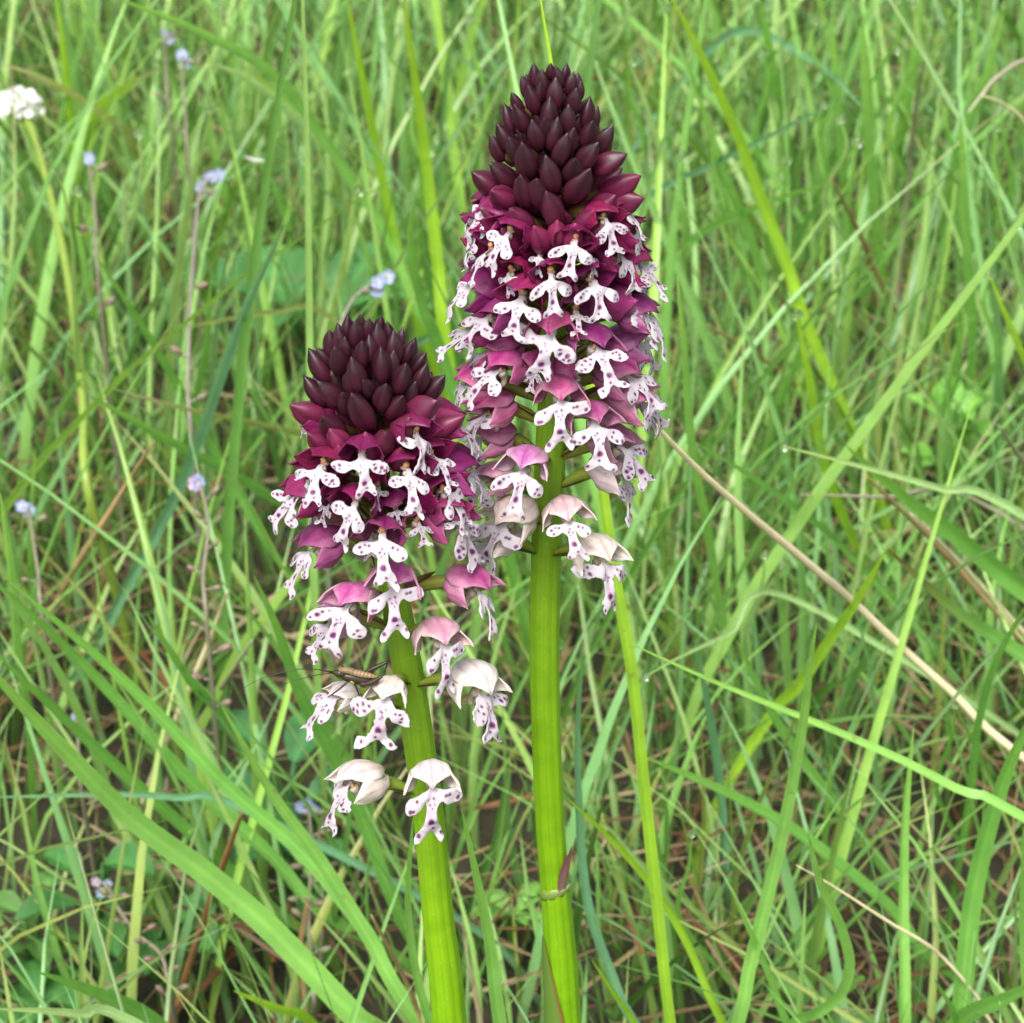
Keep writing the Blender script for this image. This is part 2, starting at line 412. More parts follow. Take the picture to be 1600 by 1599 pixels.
def column_mesh():
    a = tube([(0, -1.6 * MM, .35 * MM), (0, -.7 * MM, .55 * MM), (0, .0 * MM, .75 * MM)], [.5 * MM, .6 * MM, .45 * MM], 10)
    b = tube([(0, -.6 * MM, .8 * MM), (0, -.25 * MM, 1.05 * MM), (0, -.1 * MM, 1.6 * MM), (0, -.2 * MM, 2.1 * MM)], [.2 * MM, .42 * MM, .46 * MM, .12 * MM], 10)
    V, Fs, M = merge([(a[0], a[1]), (b[0], b[1])])
    o = mesh_obj('column', V, Fs, [M_column, M_anther], midx=M); me = o.data; bpy.data.objects.remove(o); return me
def spur_mesh():
    P = spline([(0, -1.2, .1), (0, -1.9, -.9), (0, -2.1, -1.9), (0, -1.7, -2.6)], 9) * MM
    v, f, _ = tube(P, np.array([.75, .8, .72, .62, .55, .5, .46, .4, .16]) * MM, 10)
    o = mesh_obj('spur', v, f, M_petal, cols=np.tile((.6, .54, .42), (len(v), 1))); me = o.data; bpy.data.objects.remove(o); return me
LIPS = [lip_mesh(k) for k in range(11)]
SEPALS = {(kd, op, s): sepal_mesh(kd, op, s) for kd in (0, -1, 1) for op in (0, 1) for s in range(3)}
BUDS = [bud_mesh(s) for s in range(5)]
COLUMN = column_mesh(); SPUR = spur_mesh()

def lerp3(a, b, t): return tuple(x + (y - x) * t for x, y in zip(a, b))
HOODRAMP = [(0, (.13, .011, .046)), (.2, (.27, .018, .115)), (.4, (.44, .042, .24)), (.6, (.54, .13, .38)), (.8, (.74, .50, .56)), (1, (.84, .78, .69))]
def hoodcol(s):
    for (a, ca), (b, cb) in zip(HOODRAMP, HOODRAMP[1:]):
        if s <= b: return lerp3(ca, cb, (s - a) / (b - a))
    return HOODRAMP[-1][1]

def lance(P0, d, up, length, width, c0, c1, name, parent, mat, curl=.15):
    """small lanceolate bract/leaf from P0 along d, with a keel."""
    d = d.normalized(); side = d.cross(up).normalized(); nrm = side.cross(d)
    V = []; C = []; nv = 8
    for j in range(nv + 1):
        t = j / nv; wd = width * (math.sin(math.pi * (t * .86 + .1)) ** .8) * (1 - t ** 4) * .5
        c = P0 + d * (length * t) + nrm * (curl * length * t * t)
        for u in (-1, -.5, 0, .5, 1):
            V.append(c + side * wd * u + nrm * (abs(u) * wd * .55)); C.append(lerp3(c0, c1, min(1, t * .7 + abs(u) * .35)))
    nl = len(V)
    V += [v - nrm * .00012 for v in V]; C += C
    Fs = []
    for j in range(nv):
        for i in range(4):
            q = (j * 5 + i, j * 5 + i + 1, (j + 1) * 5 + i + 1, (j + 1) * 5 + i); Fs += [q, tuple(a + nl for a in q[::-1])]
    return mesh_obj(name, V, Fs, mat, parent, cols=C)

class Orchid:
    def __init__(s, stem_px, Y, label):
        s.Y = Y
        pts = [at(x, y, Y) for x, y, _ in stem_px]; rad = [r * px2m(p) * (.9 if Y == 0 else .86) for p, (_, _, r) in zip(pts, stem_px)]
        d = (pts[-1] - pts[-2]).normalized(); last = pts[-1]
        # carry the stem down to the ground, straightening to upright
        k = last.z
        pts += [last + Vector((d.x * .5 * k * .5, d.y * k * .3, -k * .5)), Vector((last.x + d.x * k * .35, last.y + d.y * k * .3, -.006))]
        rad += [rad[-1] * 1.05, rad[-1] * 1.15]
        s.base = Vector((pts[-1].x, pts[-1].y, 0))
        s.root = tag(empty('orchid', s.base), label, 'orchid', 'burnt orchids in the meadow')
        P = spline(pts, 90); s.rad = np.interp(np.linspace(0, 1, 90), np.linspace(0, 1, len(rad)), rad)
        L = np.concatenate([[0], np.cumsum([(pts[i + 1] - pts[i]).length for i in range(len(pts) - 1)])]); s.rad = np.interp(np.linspace(0, 1, 90), L / L[-1], rad)
        s.P = P
        v, f, uv = tube(P - np.array(s.base), s.rad, 54, rib=9, ribamp=.03)
        zz = np.array([q[1] for q in uv])
        top = np.array(lin(126, 160, 50)); mid = np.array(lin(134, 186, 22)); low = np.array(lin(112, 172, 14))
        C = np.where(zz[:, None] < .4, top + (mid - top) * (zz[:, None] / .4), mid + (low - mid) * np.clip((zz[:, None] - .4) / .5, 0, 1)) * .85
        mesh_obj('stem', v, f, M_stem, s.root, cols=C, uvs=uv)
    def axis(s, z):
        zs = s.P[::-1, 2]; i = np.interp(z, zs, np.arange(len(zs))); k = len(zs) - 1 - i
        return Vector([np.interp(k, np.arange(len(zs)), s.P[:, a]) for a in range(3)]), float(np.interp(k, np.arange(len(zs)), s.rad))
    def flower(s, px, py, az, stage, sc=1., r=9.5, op=None, roll=0., pitch=0., lip=None, world=None, drop=3.0, hood=None):
        az_ = R(az)
        hood = (.92 if world is None and py in (1106, 1100) else None) or hood or (1.08 + .3 * min(1, abs(math.sin(az_))) + (.1 if stage > .8 else 0))
        if world is None: P = at(px, py, s.Y - r * MM * math.cos(az_))
        else: P = world
        fr = empty('flower', P - s.base, s.root)
        op = (1 if stage < .3 and abs(az) < 60 else random.choice((0, 0, 1))) if op is None else op
        # local +Y is outward
        M = Matrix.Rotation(az_ + math.pi, 4, 'Z') @ Matrix.Rotation(R(pitch), 4, 'X') @ Matrix.Rotation(R(roll), 4, 'Y') @ Matrix.Scale(sc, 4)
        org = P - (M.to_3x3() @ Vector((0, .8 * MM, -.5 * MM)))
        fr.matrix_local = Matrix.Translation(org - s.base) @ M
        k = random.randrange(3); hc = hoodcol(stage); hc = tuple(c * random.uniform(.85, 1.15) for c in hc)
        tilt = Matrix.Rotation(R((9 if op else -6) + random.uniform(-6, 6)), 4, 'X') @ Matrix.Rotation(R(random.uniform(-8, 8)), 4, 'Y')
        for kd in (-1, 1, 0):
            q = inst('sepal', SEPALS[(kd, op, k)], fr); q.color = (*hc, min(1, max(0, stage * 1.5 - .35)))
            q.matrix_local = tilt @ Matrix.Scale(hood * random.uniform(.95, 1.06), 4)
        q = inst('column', COLUMN, fr); q.matrix_local = Matrix.Translation((0, -.0009, .0001 if op else -.0004)) @ Matrix.Diagonal((.95, .7, .62, 1) if op else (.55, .55, .5, 1))
        q = inst('spur', SPUR, fr); q.matrix_local = Matrix.Scale(.6 if stage < .3 else .9, 4)
        li = lip if lip is not None else (random.choice((6, 7, 8, 9, 10, 0)) if stage > .75 else random.randrange(7))
        q = inst('lip', LIPS[li], fr); ls = .9 if stage < .25 else 1.16 if stage > .8 else 1.02
        if sc <= .8 and r <= 9.5: ls *= .62
        q.matrix_local = Matrix.Rotation(R(random.uniform(-14, 14)), 4, 'Y') @ Matrix.Rotation(R(random.uniform(-14, 12)), 4, 'X') @ Matrix.Rotation(R(random.uniform(-12, 12)), 4, 'Z') @ Matrix.Diagonal((ls * random.uniform(.86, 1.08), ls, ls * random.uniform(.9, 1.08), 1))
        # ovary: from the stem, up and out into the back of the hood
        Mi = Matrix.Translation(org - s.base) @ M; back = s.base + Mi @ Vector((0, -3.4 * MM, .4 * MM)); bk2 = s.base + Mi @ Vector((0, -2.2 * MM, .5 * MM))
        A, ra = s.axis(back.z - drop * MM)
        h = (back - A); h.z = 0; hl = h.length; h = h.normalized() if hl > 1e-5 else Vector((0, -1, 0))
        A2 = A + h * ra * .8
        mid = A2 * .55 + back * .45 + Vector((0, 0, .0006)) + h * .0004
        inv = Mi.inverted()
        Pp = [inv @ (q_ - s.base) for q_ in (A2 - h * ra * .4, A2, mid, back, bk2)]
        PS = spline(Pp, 11)
        v, f, uv = tube(PS, np.array([.45, .5, .62, .78, .92, 1.0, 1.02, .95, .8, .7, .55]) * MM / sc * .8, 12, rib=6, ribamp=.1)
        g0 = np.array((.22, .32, .035)) * (1 + .5 * min(1, stage)); g1 = np.array((.26, .05, .07))
        C = []
        for (a, b) in uv:
            m_ = (.5 + .5 * math.cos(6 * 2 * math.pi * a)) * (.75 - .55 * min(stage, 1)) + (.25 if stage < .3 else 0)
            C.append(g0 * (1 - min(1, m_)) + g1 * min(1, m_))
        mesh_obj('ovary', v, f, M_bract, fr, cols=C)
        bd = (inv.to_3x3() @ (h * .8 + Vector((0, 0, .55)) - Vector((0, 0, .25 if stage > .6 else 0)))).normalized()
        b0 = inv @ (A + h * ra * .5 - Vector((0, 0, .0006)) - s.base); up = inv.to_3x3() @ Vector((0, 0, 1))
        lance(b0, bd, up, random.uniform(5.4, 7.4) * MM / sc, 2.3 * MM / sc, (.24, .30, .05), (.20, .03, .055), 'bract', fr, M_bract)
        return fr
    def bud(s, px, py, size, az=None, rad=None, elev=None, stage=0., length=1., world=None, dirv=None):
        if world is None:
            P0 = at(px, py, s.Y); A, _ = s.axis(P0.z); dx = P0.x - A.x
            rr = max(rad * px2m(P0), abs(dx) * 1.02)
            dy = -math.sqrt(max(rr * rr - dx * dx, 0)); P = at(px, py, s.Y + dy)
            h = Vector((dx, dy, 0)).normalized()
        else: P, h = world; A, _ = s.axis(P.z)
        elev = elev * (.5 + .5 * abs(h.x)) if world is None else elev
        d = Vector((h.x * math.sin(R(elev)), h.y * math.sin(R(elev)), math.cos(R(elev))))
        d = d + Vector((random.gauss(0, .11), random.gauss(0, .11), 0)); d.normalize(); size *= random.uniform(.86, 1.06)
        if dirv: d = Vector(dirv).normalized()
        b = inst('bud', random.choice(BUDS), s.root); S = size * .95
        q = d.to_track_quat('Z', 'Y').to_matrix().to_4x4() @ Matrix.Rotation(random.uniform(0, 6.28), 4, 'Z') @ Matrix.Diagonal((S, S, S * length, 1))
        b.matrix_local = Matrix.Translation(P - s.base - d * (.5 * S * length * MM)) @ q
        c = lerp3((.055, .008, .020), (.19, .016, .066), stage); k_ = random.uniform(.75, 1.3); b.color = (*[x * k_ for x in c], max(.15, 1 - .9 * stage))
        # short stalk (ovary of the bud) to the axis
        tgt, ra = s.axis(P.z - .0028); e = P - d * (.45 * S * length * MM)
        Pp = spline([tgt - s.base, (tgt * .45 + e * .55) - s.base + Vector((0, 0, -.0004)), e + d * .0006 - s.base], 6)
        v, f, _ = tube(Pp, np.array([.5, .6, .7, .75, .8, .7]) * MM * min(1, S * .4), 7)
        b2 = mesh_obj('bud_stalk', v, f, M_bract, s.root, cols=np.tile((.16, .10, .03), (len(v), 1)))

def zoom(lst, ox, oy, k): return [(ox + a[0] * k, oy + a[1] * k) + tuple(a[2:]) for a in lst]

# ---- taller orchid
TA = Orchid([(861, 118, 7), (863, 200, 15), (866, 300, 20), (868, 400, 22), (866, 520, 24), (863, 640, 26), (857, 760, 27), (852, 900, 26), (850, 1000, 26), (853, 1150, 25), (860, 1300, 25), (868, 1400, 25), (881, 1599, 30)],
            0.0, 'taller orchid with long spotted flower spike and narrow dark bud tip')
budsR = zoom([(670, 195, 2.0), (770, 165, 2.0), (622, 150, 1.6), (815, 145, 1.5), (720, 125, 1.4), (570, 225, 1.9), (850, 205, 1.9), (900, 250, 1.6), (612, 300, 2.2), (755, 270, 2.3), (872, 315, 2.2), (510, 325, 2.0), (540, 420, 2.4), (708, 395, 2.5), (832, 435, 2.6), (950, 385, 2.4),
              (460, 425, 2.2), (635, 520, 2.7), (440, 550, 2.8), (960, 520, 2.9), (1050, 565, 2.6), (380, 605, 2.4), (790, 610, 2.9), (560, 680, 3.1), (950, 660, 2.9), (420, 765, 3.0), (715, 770, 3.1), (550, 865, 3.4), (895, 830, 3.4), (730, 985, 3.4), (660, 260, 1.7), (690, 480, 2.2), (740, 520, 2.4), (840, 560, 2.4), (500, 620, 2.6), (860, 740, 2.8), (640, 880, 3)], 680, 80, .25)
def brad(py, tab): return float(np.interp(py, [a for a, _ in tab], [b for _, b in tab]))
RT = [(105, 14), (130, 42), (160, 60), (200, 82), (250, 96), (300, 100), (340, 104)]
def put_buds(orc, lst, tab, y0, y1):
    for (x, y, sz) in lst:
        t = (y - y0) / (y1 - y0)
        orc.bud(x, y, sz, rad=brad(y, tab) * (.86 if sz < 2.7 else .92), elev=8 + 40 * t, stage=max(0, t - .7), length=1.2)
put_buds(TA, budsR, RT, 110, 330)
def back_buds(orc, tab, y0, y1, axx, n, a0=100, aw=160, k=.85):
    for i in range(n):
        t = (i + .5) / n; py = y0 + (y1 - y0) * t; P0 = at(axx, py, orc.Y); A, _ = orc.axis(P0.z)
        az = R(a0 + (i * 137.5) % aw); rr = brad(py, tab) * px2m(P0) * k
        h = Vector((math.sin(az), -math.cos(az), 0)); orc.bud(0, 0, 1.8 + 1.3 * t, elev=8 + 40 * t, stage=max(0, t - .35), world=(A + h * rr, h), length=1.2)
back_buds(TA, RT, 135, 330, 864, 26); back_buds(TA, RT, 150, 325, 864, 24, -90, 180, .55)
for (x, y, sz, dv, st) in ((952, 255, 3.6, (.75, -.25, .55), .35), (970, 292, 4.2, (.7, -.4, .45), .7), (762, 287, 3.6, (-.6, -.3, .6), .4), (785, 310, 4.2, (-.5, -.6, .5), .7),
                           (940, 325, 3.8, (.4, -.45, .75), .75), (812, 345, 3.8, (-.3, -.5, .7), .75), (775, 335, 4.0, (-.6, -.4, .6), .8), (915, 345, 3.6, (.2, -.5, .75), .8), (975, 318, 4, (.8, -.4, .3), .8), (870, 365, 3.4, (.0, -.4, .85), .9), (845, 372, 3.4, (-.2, -.4, .85), 1), (895, 370, 3.4, (.2, -.4, .85), 1), (800, 372, 3.6, (-.4, -.4, .7), 1), (925, 372, 3.6, (.4, -.4, .7), 1)):
    TA.bud(x, y, sz * .92, rad=100, elev=45, stage=st, dirv=dv, length=1.05)
for a in ((897, 392, 3, .12, .9, 10, 1), (955, 358, 42, .12, .8, 10.5), (783, 380, -38, .14, .88, 10.5), (748, 345, -72, .14, .82, 10), (733, 372, -80, .15, .85, 10.5), (740, 325, -98, .12, .8, 10),
          (985, 338, 78, .14, .8, 10), (1000, 378, 82, .18, .85, 10.5), (748, 405, -58, .18, .95, 10.5), (862, 447, -4, .22, .92, 11, 1), (810, 483, -20, .22, .98, 11, 1), (938, 455, 34, .24, .95, 11), (985, 415, 64, .2, .92, 10.5),
          (1003, 482, 74, .26, .95, 10.5), (858, 538, -6, .3, 1, 11), (940, 558, 30, .32, .98, 11), (748, 508, -66, .26, .95, 10.5), (745, 560, -78, .3, .95, 10.5), (765, 590, -50, .34, .9, 10.5, 0), (875, 640, 5, .42, 1, 11, 0), (937, 675, 26, .46, .98, 11, 0),
          (1000, 600, 66, .38, 1, 10.5, 0), (745, 660, -64, .4, .95, 10.5, 0), (738, 692, -78, .45, .9, 10), (1003, 630, 84, .42, .95, 10.5), (812, 748, -16, .6, .98, 10.5, 0), (987, 712, 62, .55, .98, 10, 0), (984, 760, 70, .8, .95, 9.5, 0), (890, 826, 12, .72, .95, 10, 0), (950, 892, 34, .93, 1, 10, 0),
          (778, 832, -46, .85, .95, 9.5, 0), (750, 860, -66, .9, .9, 9.5, 0), (745, 760, -70, .6, .85, 9.5), (1010, 545, 88, .35, .9, 10.5), (1000, 440, 92, .24, .88, 10.5),
          (1022, 505, 80, .3, .95, 12, 0), (1018, 640, 74, .45, .95, 12, 0), (722, 455, -84, .22, .95, 12), (722, 525, -86, .28, .9, 12, 0), (716, 610, -84, .4, .9, 12, 0), (1012, 425, 84, .22, .95, 12), (840, 410, -14, .14, .75, 8.5, 1), (925, 410, 30, .16, .8, 9, 1), (830, 590, -22, .34, .75, 8, 0), (905, 500, 18, .28, .8, 9.5, 1), (790, 440, -32, .2, .8, 9.5, 1), (900, 600, 40, .36, .75, 8.5, 0)):
    TA.flower(*a[:6], op=a[6] if len(a) > 6 else None, roll=random.uniform(-13, 13), pitch=random.uniform(-10, 8))
def back_flowers(orc, axx, y0, y1, n, s0, s1):
    for i in range(n):
        t = (i + .5) / n; py = y0 + (y1 - y0) * t; P0 = at(axx, py, orc.Y); A, _ = orc.axis(P0.z)
        az = 108 + (i * 137.5) % 144; r = 9.5 * MM
        orc.flower(0, 0, az, s0 + (s1 - s0) * t, .95, world=A + Vector((math.sin(R(az)) * r, -math.cos(R(az)) * r, 0)))
back_flowers(TA, 864, 370, 690, 13, .15, .6)
# stem sheath: node, free purple-edged tip, and the leaf wrapping the foot
def sheath(orc, px, py, side):
    P = at(px, py, orc.Y); A, r = orc.axis(P.z)
    q = spline([A + Vector((0, 0, -.0010)), A + Vector((0, 0, 0)), A + Vector((.0001, 0, .0006))], 6) - np.array(orc.base)
    v, f, uv = tube(q, r * np.array([1.0, 1.03, 1.06, 1.08, 1.06, 1.0]), 28)
    v = [Vector(p) + Vector((0, 0, (p[0] - (A.x - orc.base.x)) * .35 - (p[1] - (A.y - orc.base.y)) * .3)) for p in v]
    C = [lerp3((.26, .40, .06), (.50, .52, .30), min(1, max(0, b * 1.6 - .4)) * (.5 + .5 * math.cos(6.283 * a))) for a, b in uv]
    mesh_obj('sheath_collar', v, f, M_bract, orc.root, cols=C)
    lance(A + Vector((side * r * .55, -r * .75, -.0003)) - orc.base, Vector((side * .18, -.02, 1)), Vector((-side * .85, .5, 0)), .0085, .0026, (.40, .28, .22), (.20, .03, .07), 'sheath_tip', orc.root, M_bract, curl=.06)
sheath(TA, 867, 1388, 1)
def wrap_leaf(orc, py_top, py_bot, side):
    """basal leaf clasping the stem: an open conical wrap with a reddish margin."""
    Pt, Pb = at(870, py_top, orc.Y), at(880, py_bot, orc.Y); zt, zb = Pt.z, Pb.z - .03
    V = []; C = []; nv, nu = 14, 14
    for j in range(nv + 1):
        t = j / nv; A, r = orc.axis(zb + (zt - zb) * t)
        half = R(150) * (1 - t) ** .7 + R(3); c0 = side * R(65)
        for i in range(nu + 1):
            u = i / nu * 2 - 1; a = c0 + u * half; rr = r * (1.12 + .45 * (1 - t) * abs(u) ** 2)
            V.append(A - orc.base + Vector((math.sin(a) * rr, -math.cos(a) * rr, 0)))
            C.append(lerp3((.17, .30, .05), (.30, .07, .06), max(0, abs(u) - .8) * 5))
    Fs = [(j * (nu + 1) + i, j * (nu + 1) + i + 1, (j + 1) * (nu + 1) + i + 1, (j + 1) * (nu + 1) + i) for j in range(nv) for i in range(nu)]
    mesh_obj('clasping_leaf', V, Fs, M_bract, orc.root, cols=C)
wrap_leaf(TA, 1455, 1599, -1)

# ---- shorter orchid
SH = Orchid([(577, 520, 7), (580, 600, 16), (587, 700, 21), (597, 800, 23), (611, 900, 26), (629, 1000, 27), (645, 1100, 28), (660, 1200, 28), (672, 1300, 28), (684, 1430, 28), (702, 1599, 31)],
            -0.012, 'shorter orchid with blunt dark bud tip and cricket on its lower flowers')
budsL = zoom([(572, 140, 2.0), (655, 105, 1.7), (632, 175, 2.3), (702, 140, 1.8), (772, 115, 1.7), (765, 200, 2.4), (832, 165, 1.8), (462, 225, 2.1), (522, 215, 2.3), (860, 255, 2.5), (940, 290, 2.3), (665, 290, 2.7), (518, 335, 2.8), (430, 315, 2.0), (390, 370, 2.6), (790, 365, 2.8), (1010, 355, 2.2), (632, 425, 2.9), (1030, 450, 2.7), (912, 450, 3.0),
              (362, 525, 2.9), (468, 540, 3.1), (1095, 515, 2.8), (797, 555, 3.1), (652, 640, 3.4), (480, 735, 3.7), (560, 260, 2), (720, 260, 2.2), (590, 470, 2.4), (700, 500, 2.5), (850, 360, 2.2), (960, 540, 2.6), (560, 600, 2.6), (880, 620, 2.8)], 400, 480, .25)
LT = [(500, 18), (520, 45), (545, 70), (580, 90), (620, 98), (660, 104), (690, 104)]
put_buds(SH, budsL, LT, 505, 675); back_buds(SH, LT, 530, 680, 582, 24); back_buds(SH, LT, 540, 680, 582, 22, -90, 180, .55)
for (x, y, sz, dv, st) in ((658, 640, 4.4, (.55, -.5, .7), .6), (690, 668, 5.2, (.75, -.35, .5), .85), (484, 645, 3.8, (-.7, -.3, .65), .6), (630, 672, 4.2, (.3, -.5, .8), .7), (500, 690, 4.0, (-.5, -.45, .6), .8), (600, 690, 3.6, (.1, -.5, .8), .5), (530, 690, 3.6, (-.3, -.4, .8), .8), (575, 700, 3.4, (0, -.4, .85), .9), (625, 715, 3.6, (.2, -.4, .85), 1), (535, 715, 3.6, (-.2, -.4, .85), 1)):
    SH.bud(x, y, sz * .92, rad=102, elev=45, stage=st, dirv=dv, length=1.05)
for a in ((565, 728, -4, .12, .92, 10.5, 1), (492, 742, -34, .12, .9, 10.5, 1), (660, 694, 36, .12, .85, 10.5, 1), (644, 753, 26, .18, .98, 11, 1), (548, 806, -14, .2, .98, 11, 1), (597, 856, 3, .28, 1, 11), (712, 782, 56, .2, .95, 10.5), (722, 668, 98, .2, 1.05, 10),
          (450, 790, -70, .2, .95, 10), (474, 665, -84, .12, .75, 9.5), (742, 745, 92, .24, 1.1, 10.5), (728, 835, 60, .3, 1, 10.5, 0), (474, 873, -66, .32, 1, 10, 0), (612, 932, -2, .44, 1, 11, 0), (532, 962, -34, .5, 1, 10.5, 0), (503, 985, -60, .6, .9, 10, 0), (760, 938, 56, .44, 1, 10, 0),
          (695, 1022, 22, .66, 1, 10, 0), (760, 1098, 40, .9, 1, 10, 0), (598, 1106, -18, .9, 1, 10, 0), (512, 1100, -68, .84, 1, 10, 0), (530, 1240, -62, .95, 1.0, 10, 0), (676, 1245, 6, .96, 1, 9.5, 0), (715, 818, 48, .28, .8, 9.5, 1), (690, 725, 52, .16, .8, 10, 1), (505, 800, -48, .2, .8, 9.5, 1), (660, 830, 30, .3, .75, 8.5, 1), (592, 775, 4, .16, .75, 7.5, 1), (622, 805, 14, .22, .7, 7.5, 0), (575, 850, -30, .3, .75, 8, 0), (690, 770, 70, .2, .9, 9, 0), (470, 760, -64, .14, .95, 9.5, 0)):
    SH.flower(*a[:6], op=a[6] if len(a) > 6 else None, roll=random.uniform(-13, 13), pitch=random.uniform(-10, 8))
back_flowers(SH, 598, 740, 920, 9, .15, .6)

# ------------------------------------------------------------------ hero grass blades and straws, each traced and given its own depth
PAL = dict(light=(132, 181, 92), mid=(112, 164, 78), dark=(86, 134, 62), yel=(152, 192, 60), teal=(108, 154, 118), pale=(154, 186, 126), straw=(212, 198, 168), tan=(172, 144, 108), brown=(128, 92, 62), olive=(140, 150, 88), grey=(168, 158, 140))
def blade(pts, wpx, colr, f_tip, f_base, label=None, name='grass_blade', cat='grass blade', group=None, straw=False, tipcol=None, tw=None, absY=False, flat=False, noground=False):
    """pts: pixels tip -> base; f_*: fraction of the way from the orchid plane back to the ground hit."""
    L = np.concatenate([[0], np.cumsum([math.dist(pts[i][:2], pts[i + 1][:2]) for i in range(len(pts) - 1)])]); L /= L[-1]
    W = []
    for (p, s) in zip(pts, L):
        fr = f_tip + (f_base - f_tip) * s
        W.append(at(p[0], p[1], fr * (1 if absY else ground_y(min(p[1], 1599)))))
    if not noground and W[-1].z > .002:
        d = (W[-1] - W[-2]).normalized(); k = W[-1].z
        hx = max(-1.0, min(1.0, d.x / max(.35, -d.z))) if d.z < 0 else d.x
        W.append(Vector((W[-1].x + hx * k * .8, W[-1].y + .15 * k, k * .35))); W.append(Vector((W[-2].x + hx * k * 1.05, W[-2].y + .2 * k, -.004)))
    n = 44; P = spline(W, n); base = Vector((P[-1][0], P[-1][1], max(0, P[-1][2])))
    T = np.gradient(P, axis=0); T /= np.linalg.norm(T, axis=1)[:, None]
    V = []; C = []; UV = []; c0 = np.array(lin(*PAL[colr])) * 1.5; ct = np.array(lin(*PAL[tipcol])) * 1.0 if tipcol else c0 * np.array((1.15, 1.05, .9))
    tw0 = random.uniform(-.6, .6) if tw is None else tw; tw1 = tw0 + random.uniform(-.5, .5)
    if straw:
        rr = np.array([.5 * wpx * px2m(Vector(p)) for p in P]) * np.interp(np.linspace(0, 1, n), [0, .05, .3, 1], [.25, .55, .9, 1])
        for kn in (.38, .72):
            i = int(kn * n); rr[i] *= 1.22
        v, f, uv = tube(P - np.array(base), rr, 8)
        C = [c0 * (1 + .18 * math.sin(9 * b + wpx)) * (.72 if abs(b - .385) < .014 or abs(b - .725) < .014 else 1) for a, b in uv]
        o = mesh_obj(name, v, f, M_straw, cols=C, uvs=uv)
    else:
        na = 7
        for i in range(n):
            s = i / (n - 1); p = Vector(P[i]); t = Vector(T[i]); vw = (p - CAM).normalized()
            side = t.cross(vw); side = side.normalized() if side.length > .05 else Vector((1, 0, 0)); nr = side.cross(t).normalized()
            a = tw0 + (tw1 - tw0) * s; sd = side * math.cos(a) + nr * math.sin(a); nn = nr * math.cos(a) - side * math.sin(a)
            wd = .5 * wpx * px2m(p) * (1 - (1 - min(1, s / .55)) ** 2.2) ** .8 * (1 - .25 * max(0, s - .6) / .4) + .00008
            for j in range(na):
                u = j / (na - 1) * 2 - 1
                V.append(p - base + sd * (wd * u) + nn * (-(abs(u) ** 1.1) * wd * .55)); UV.append((u * .5 + .5, s * 4))
                cc = c0 + (ct - c0) * max(0, 1 - s / .3) if s < .3 else c0
                C.append(cc * (1.14 if abs(u) < .2 else 1) * (1 - .12 * s) * np.array((1 + .25 * max(0, s - .75), 1, 1)))
        f = [(i * na + j, i * na + j + 1, (i + 1) * na + j + 1, (i + 1) * na + j) for i in range(n - 1) for j in range(na - 1)]
        o = mesh_obj(name, V, f, M_blade, cols=C, uvs=UV)
    o.location = base
    tag(o, label, cat, group); return o
GB = 'long green blades in the grass behind the orchids'; LB = 'long soft green grass blade rising from the sward behind the orchids'
DB = 'dry stems lying through the grass'; DL = 'dry tan grass stem leaning through the grass behind the orchids'
CN = dict(light='light green', mid='mid green', dark='dark green', yel='yellow green', teal='bluish green', pale='pale green', olive='olive')
def B(pts, w, c, ft, fb, label=None, **k): return blade(pts, w, c, ft, fb, label or f"long {CN.get(c, 'green')} grass blade rising from the sward behind the orchids", group=None if label else GB, **k)
def S(pts, w, c, ft, fb, label=None, **k): return blade(pts, w, c, ft, fb, label or f"dry {c if c != 'straw' else 'pale'} grass stem leaning through the grass behind the orchids", name='dry_grass_stem', cat='dry stem', group=None if label else DB, straw=True, **k)
# left, near
B([(-30, 1030), (60, 1130), (200, 1275), (320, 1365), (425, 1455), (540, 1575), (575, 1605)], 37, 'light', .12, .55, 'widest pale green grass blade sloping down towards the shorter orchid stem', tw=.1)
B([(5, 900), (200, 1070), (350, 1225), (475, 1335), (575, 1460), (640, 1565)], 22, 'mid', .25, .6, 'long green grass blade ending in a point beside two parallel blades left of the orchids', tw=.2)
B([(-10, 905), (150, 1060), (300, 1225), (425, 1340), (500, 1425)], 20, 'mid', .35, .8, 'middle one of three parallel slanting green blades left of the orchids')
B([(-10, 1018), (150, 1170), (300, 1305), (425, 1420)], 18, 'mid', .35, .85, 'lowest of three parallel slanting green blades left of the orchids')
B([(347, 1105), (425, 1240), (500, 1345), (575, 1465), (650, 1590)], 22, 'light', .2, .5, 'green blade whose tip stands below the cricket, sloping to the stem foot', tw=.1)
B([(397, 900), (435, 985), (470, 1085), (515, 1170), (565, 1275), (620, 1420)], 20, 'mid', .2, .7, 'green blade passing just behind the lowest flowers of the shorter orchid')
B([(230, 960), (300, 1065), (350, 1120), (420, 1240)], 16, 'mid', .4, .8)
B([(-10, 1577), (60, 1580), (125, 1586), (215, 1604)], 20, 'pale', .1, .3, 'pale striped grass blade lying low over the soil', tw=.3)
B([(365, 1548), (435, 1575), (490, 1600)], 15, 'yel', .3, .6, 'short yellow green blade tip beside the foot of the shorter orchid')
B([(60, 1520), (150, 1555), (245, 1604)], 26, 'mid', .3, .6, 'short broad blade among the low leaves')
B([(-10, 1246), (175, 1242), (280, 1247), (375, 1262)], 12, 'teal', .45, .6, 'bluish dewy blade lying nearly level across the slanting blades', noground=False)
B([(0, 770), (15, 900), (25, 1025), (40, 1120)], 18, 'light', .3, .7); B([(55, 700), (48, 850), (52, 1000)], 10, 'light', .5, .9)
B([(645, 1280), (636, 1400), (645, 1500), (672, 1605)], 14, 'light', .12, .35, 'thin blade hugging the left of the shorter orchid stem', tw=.4)
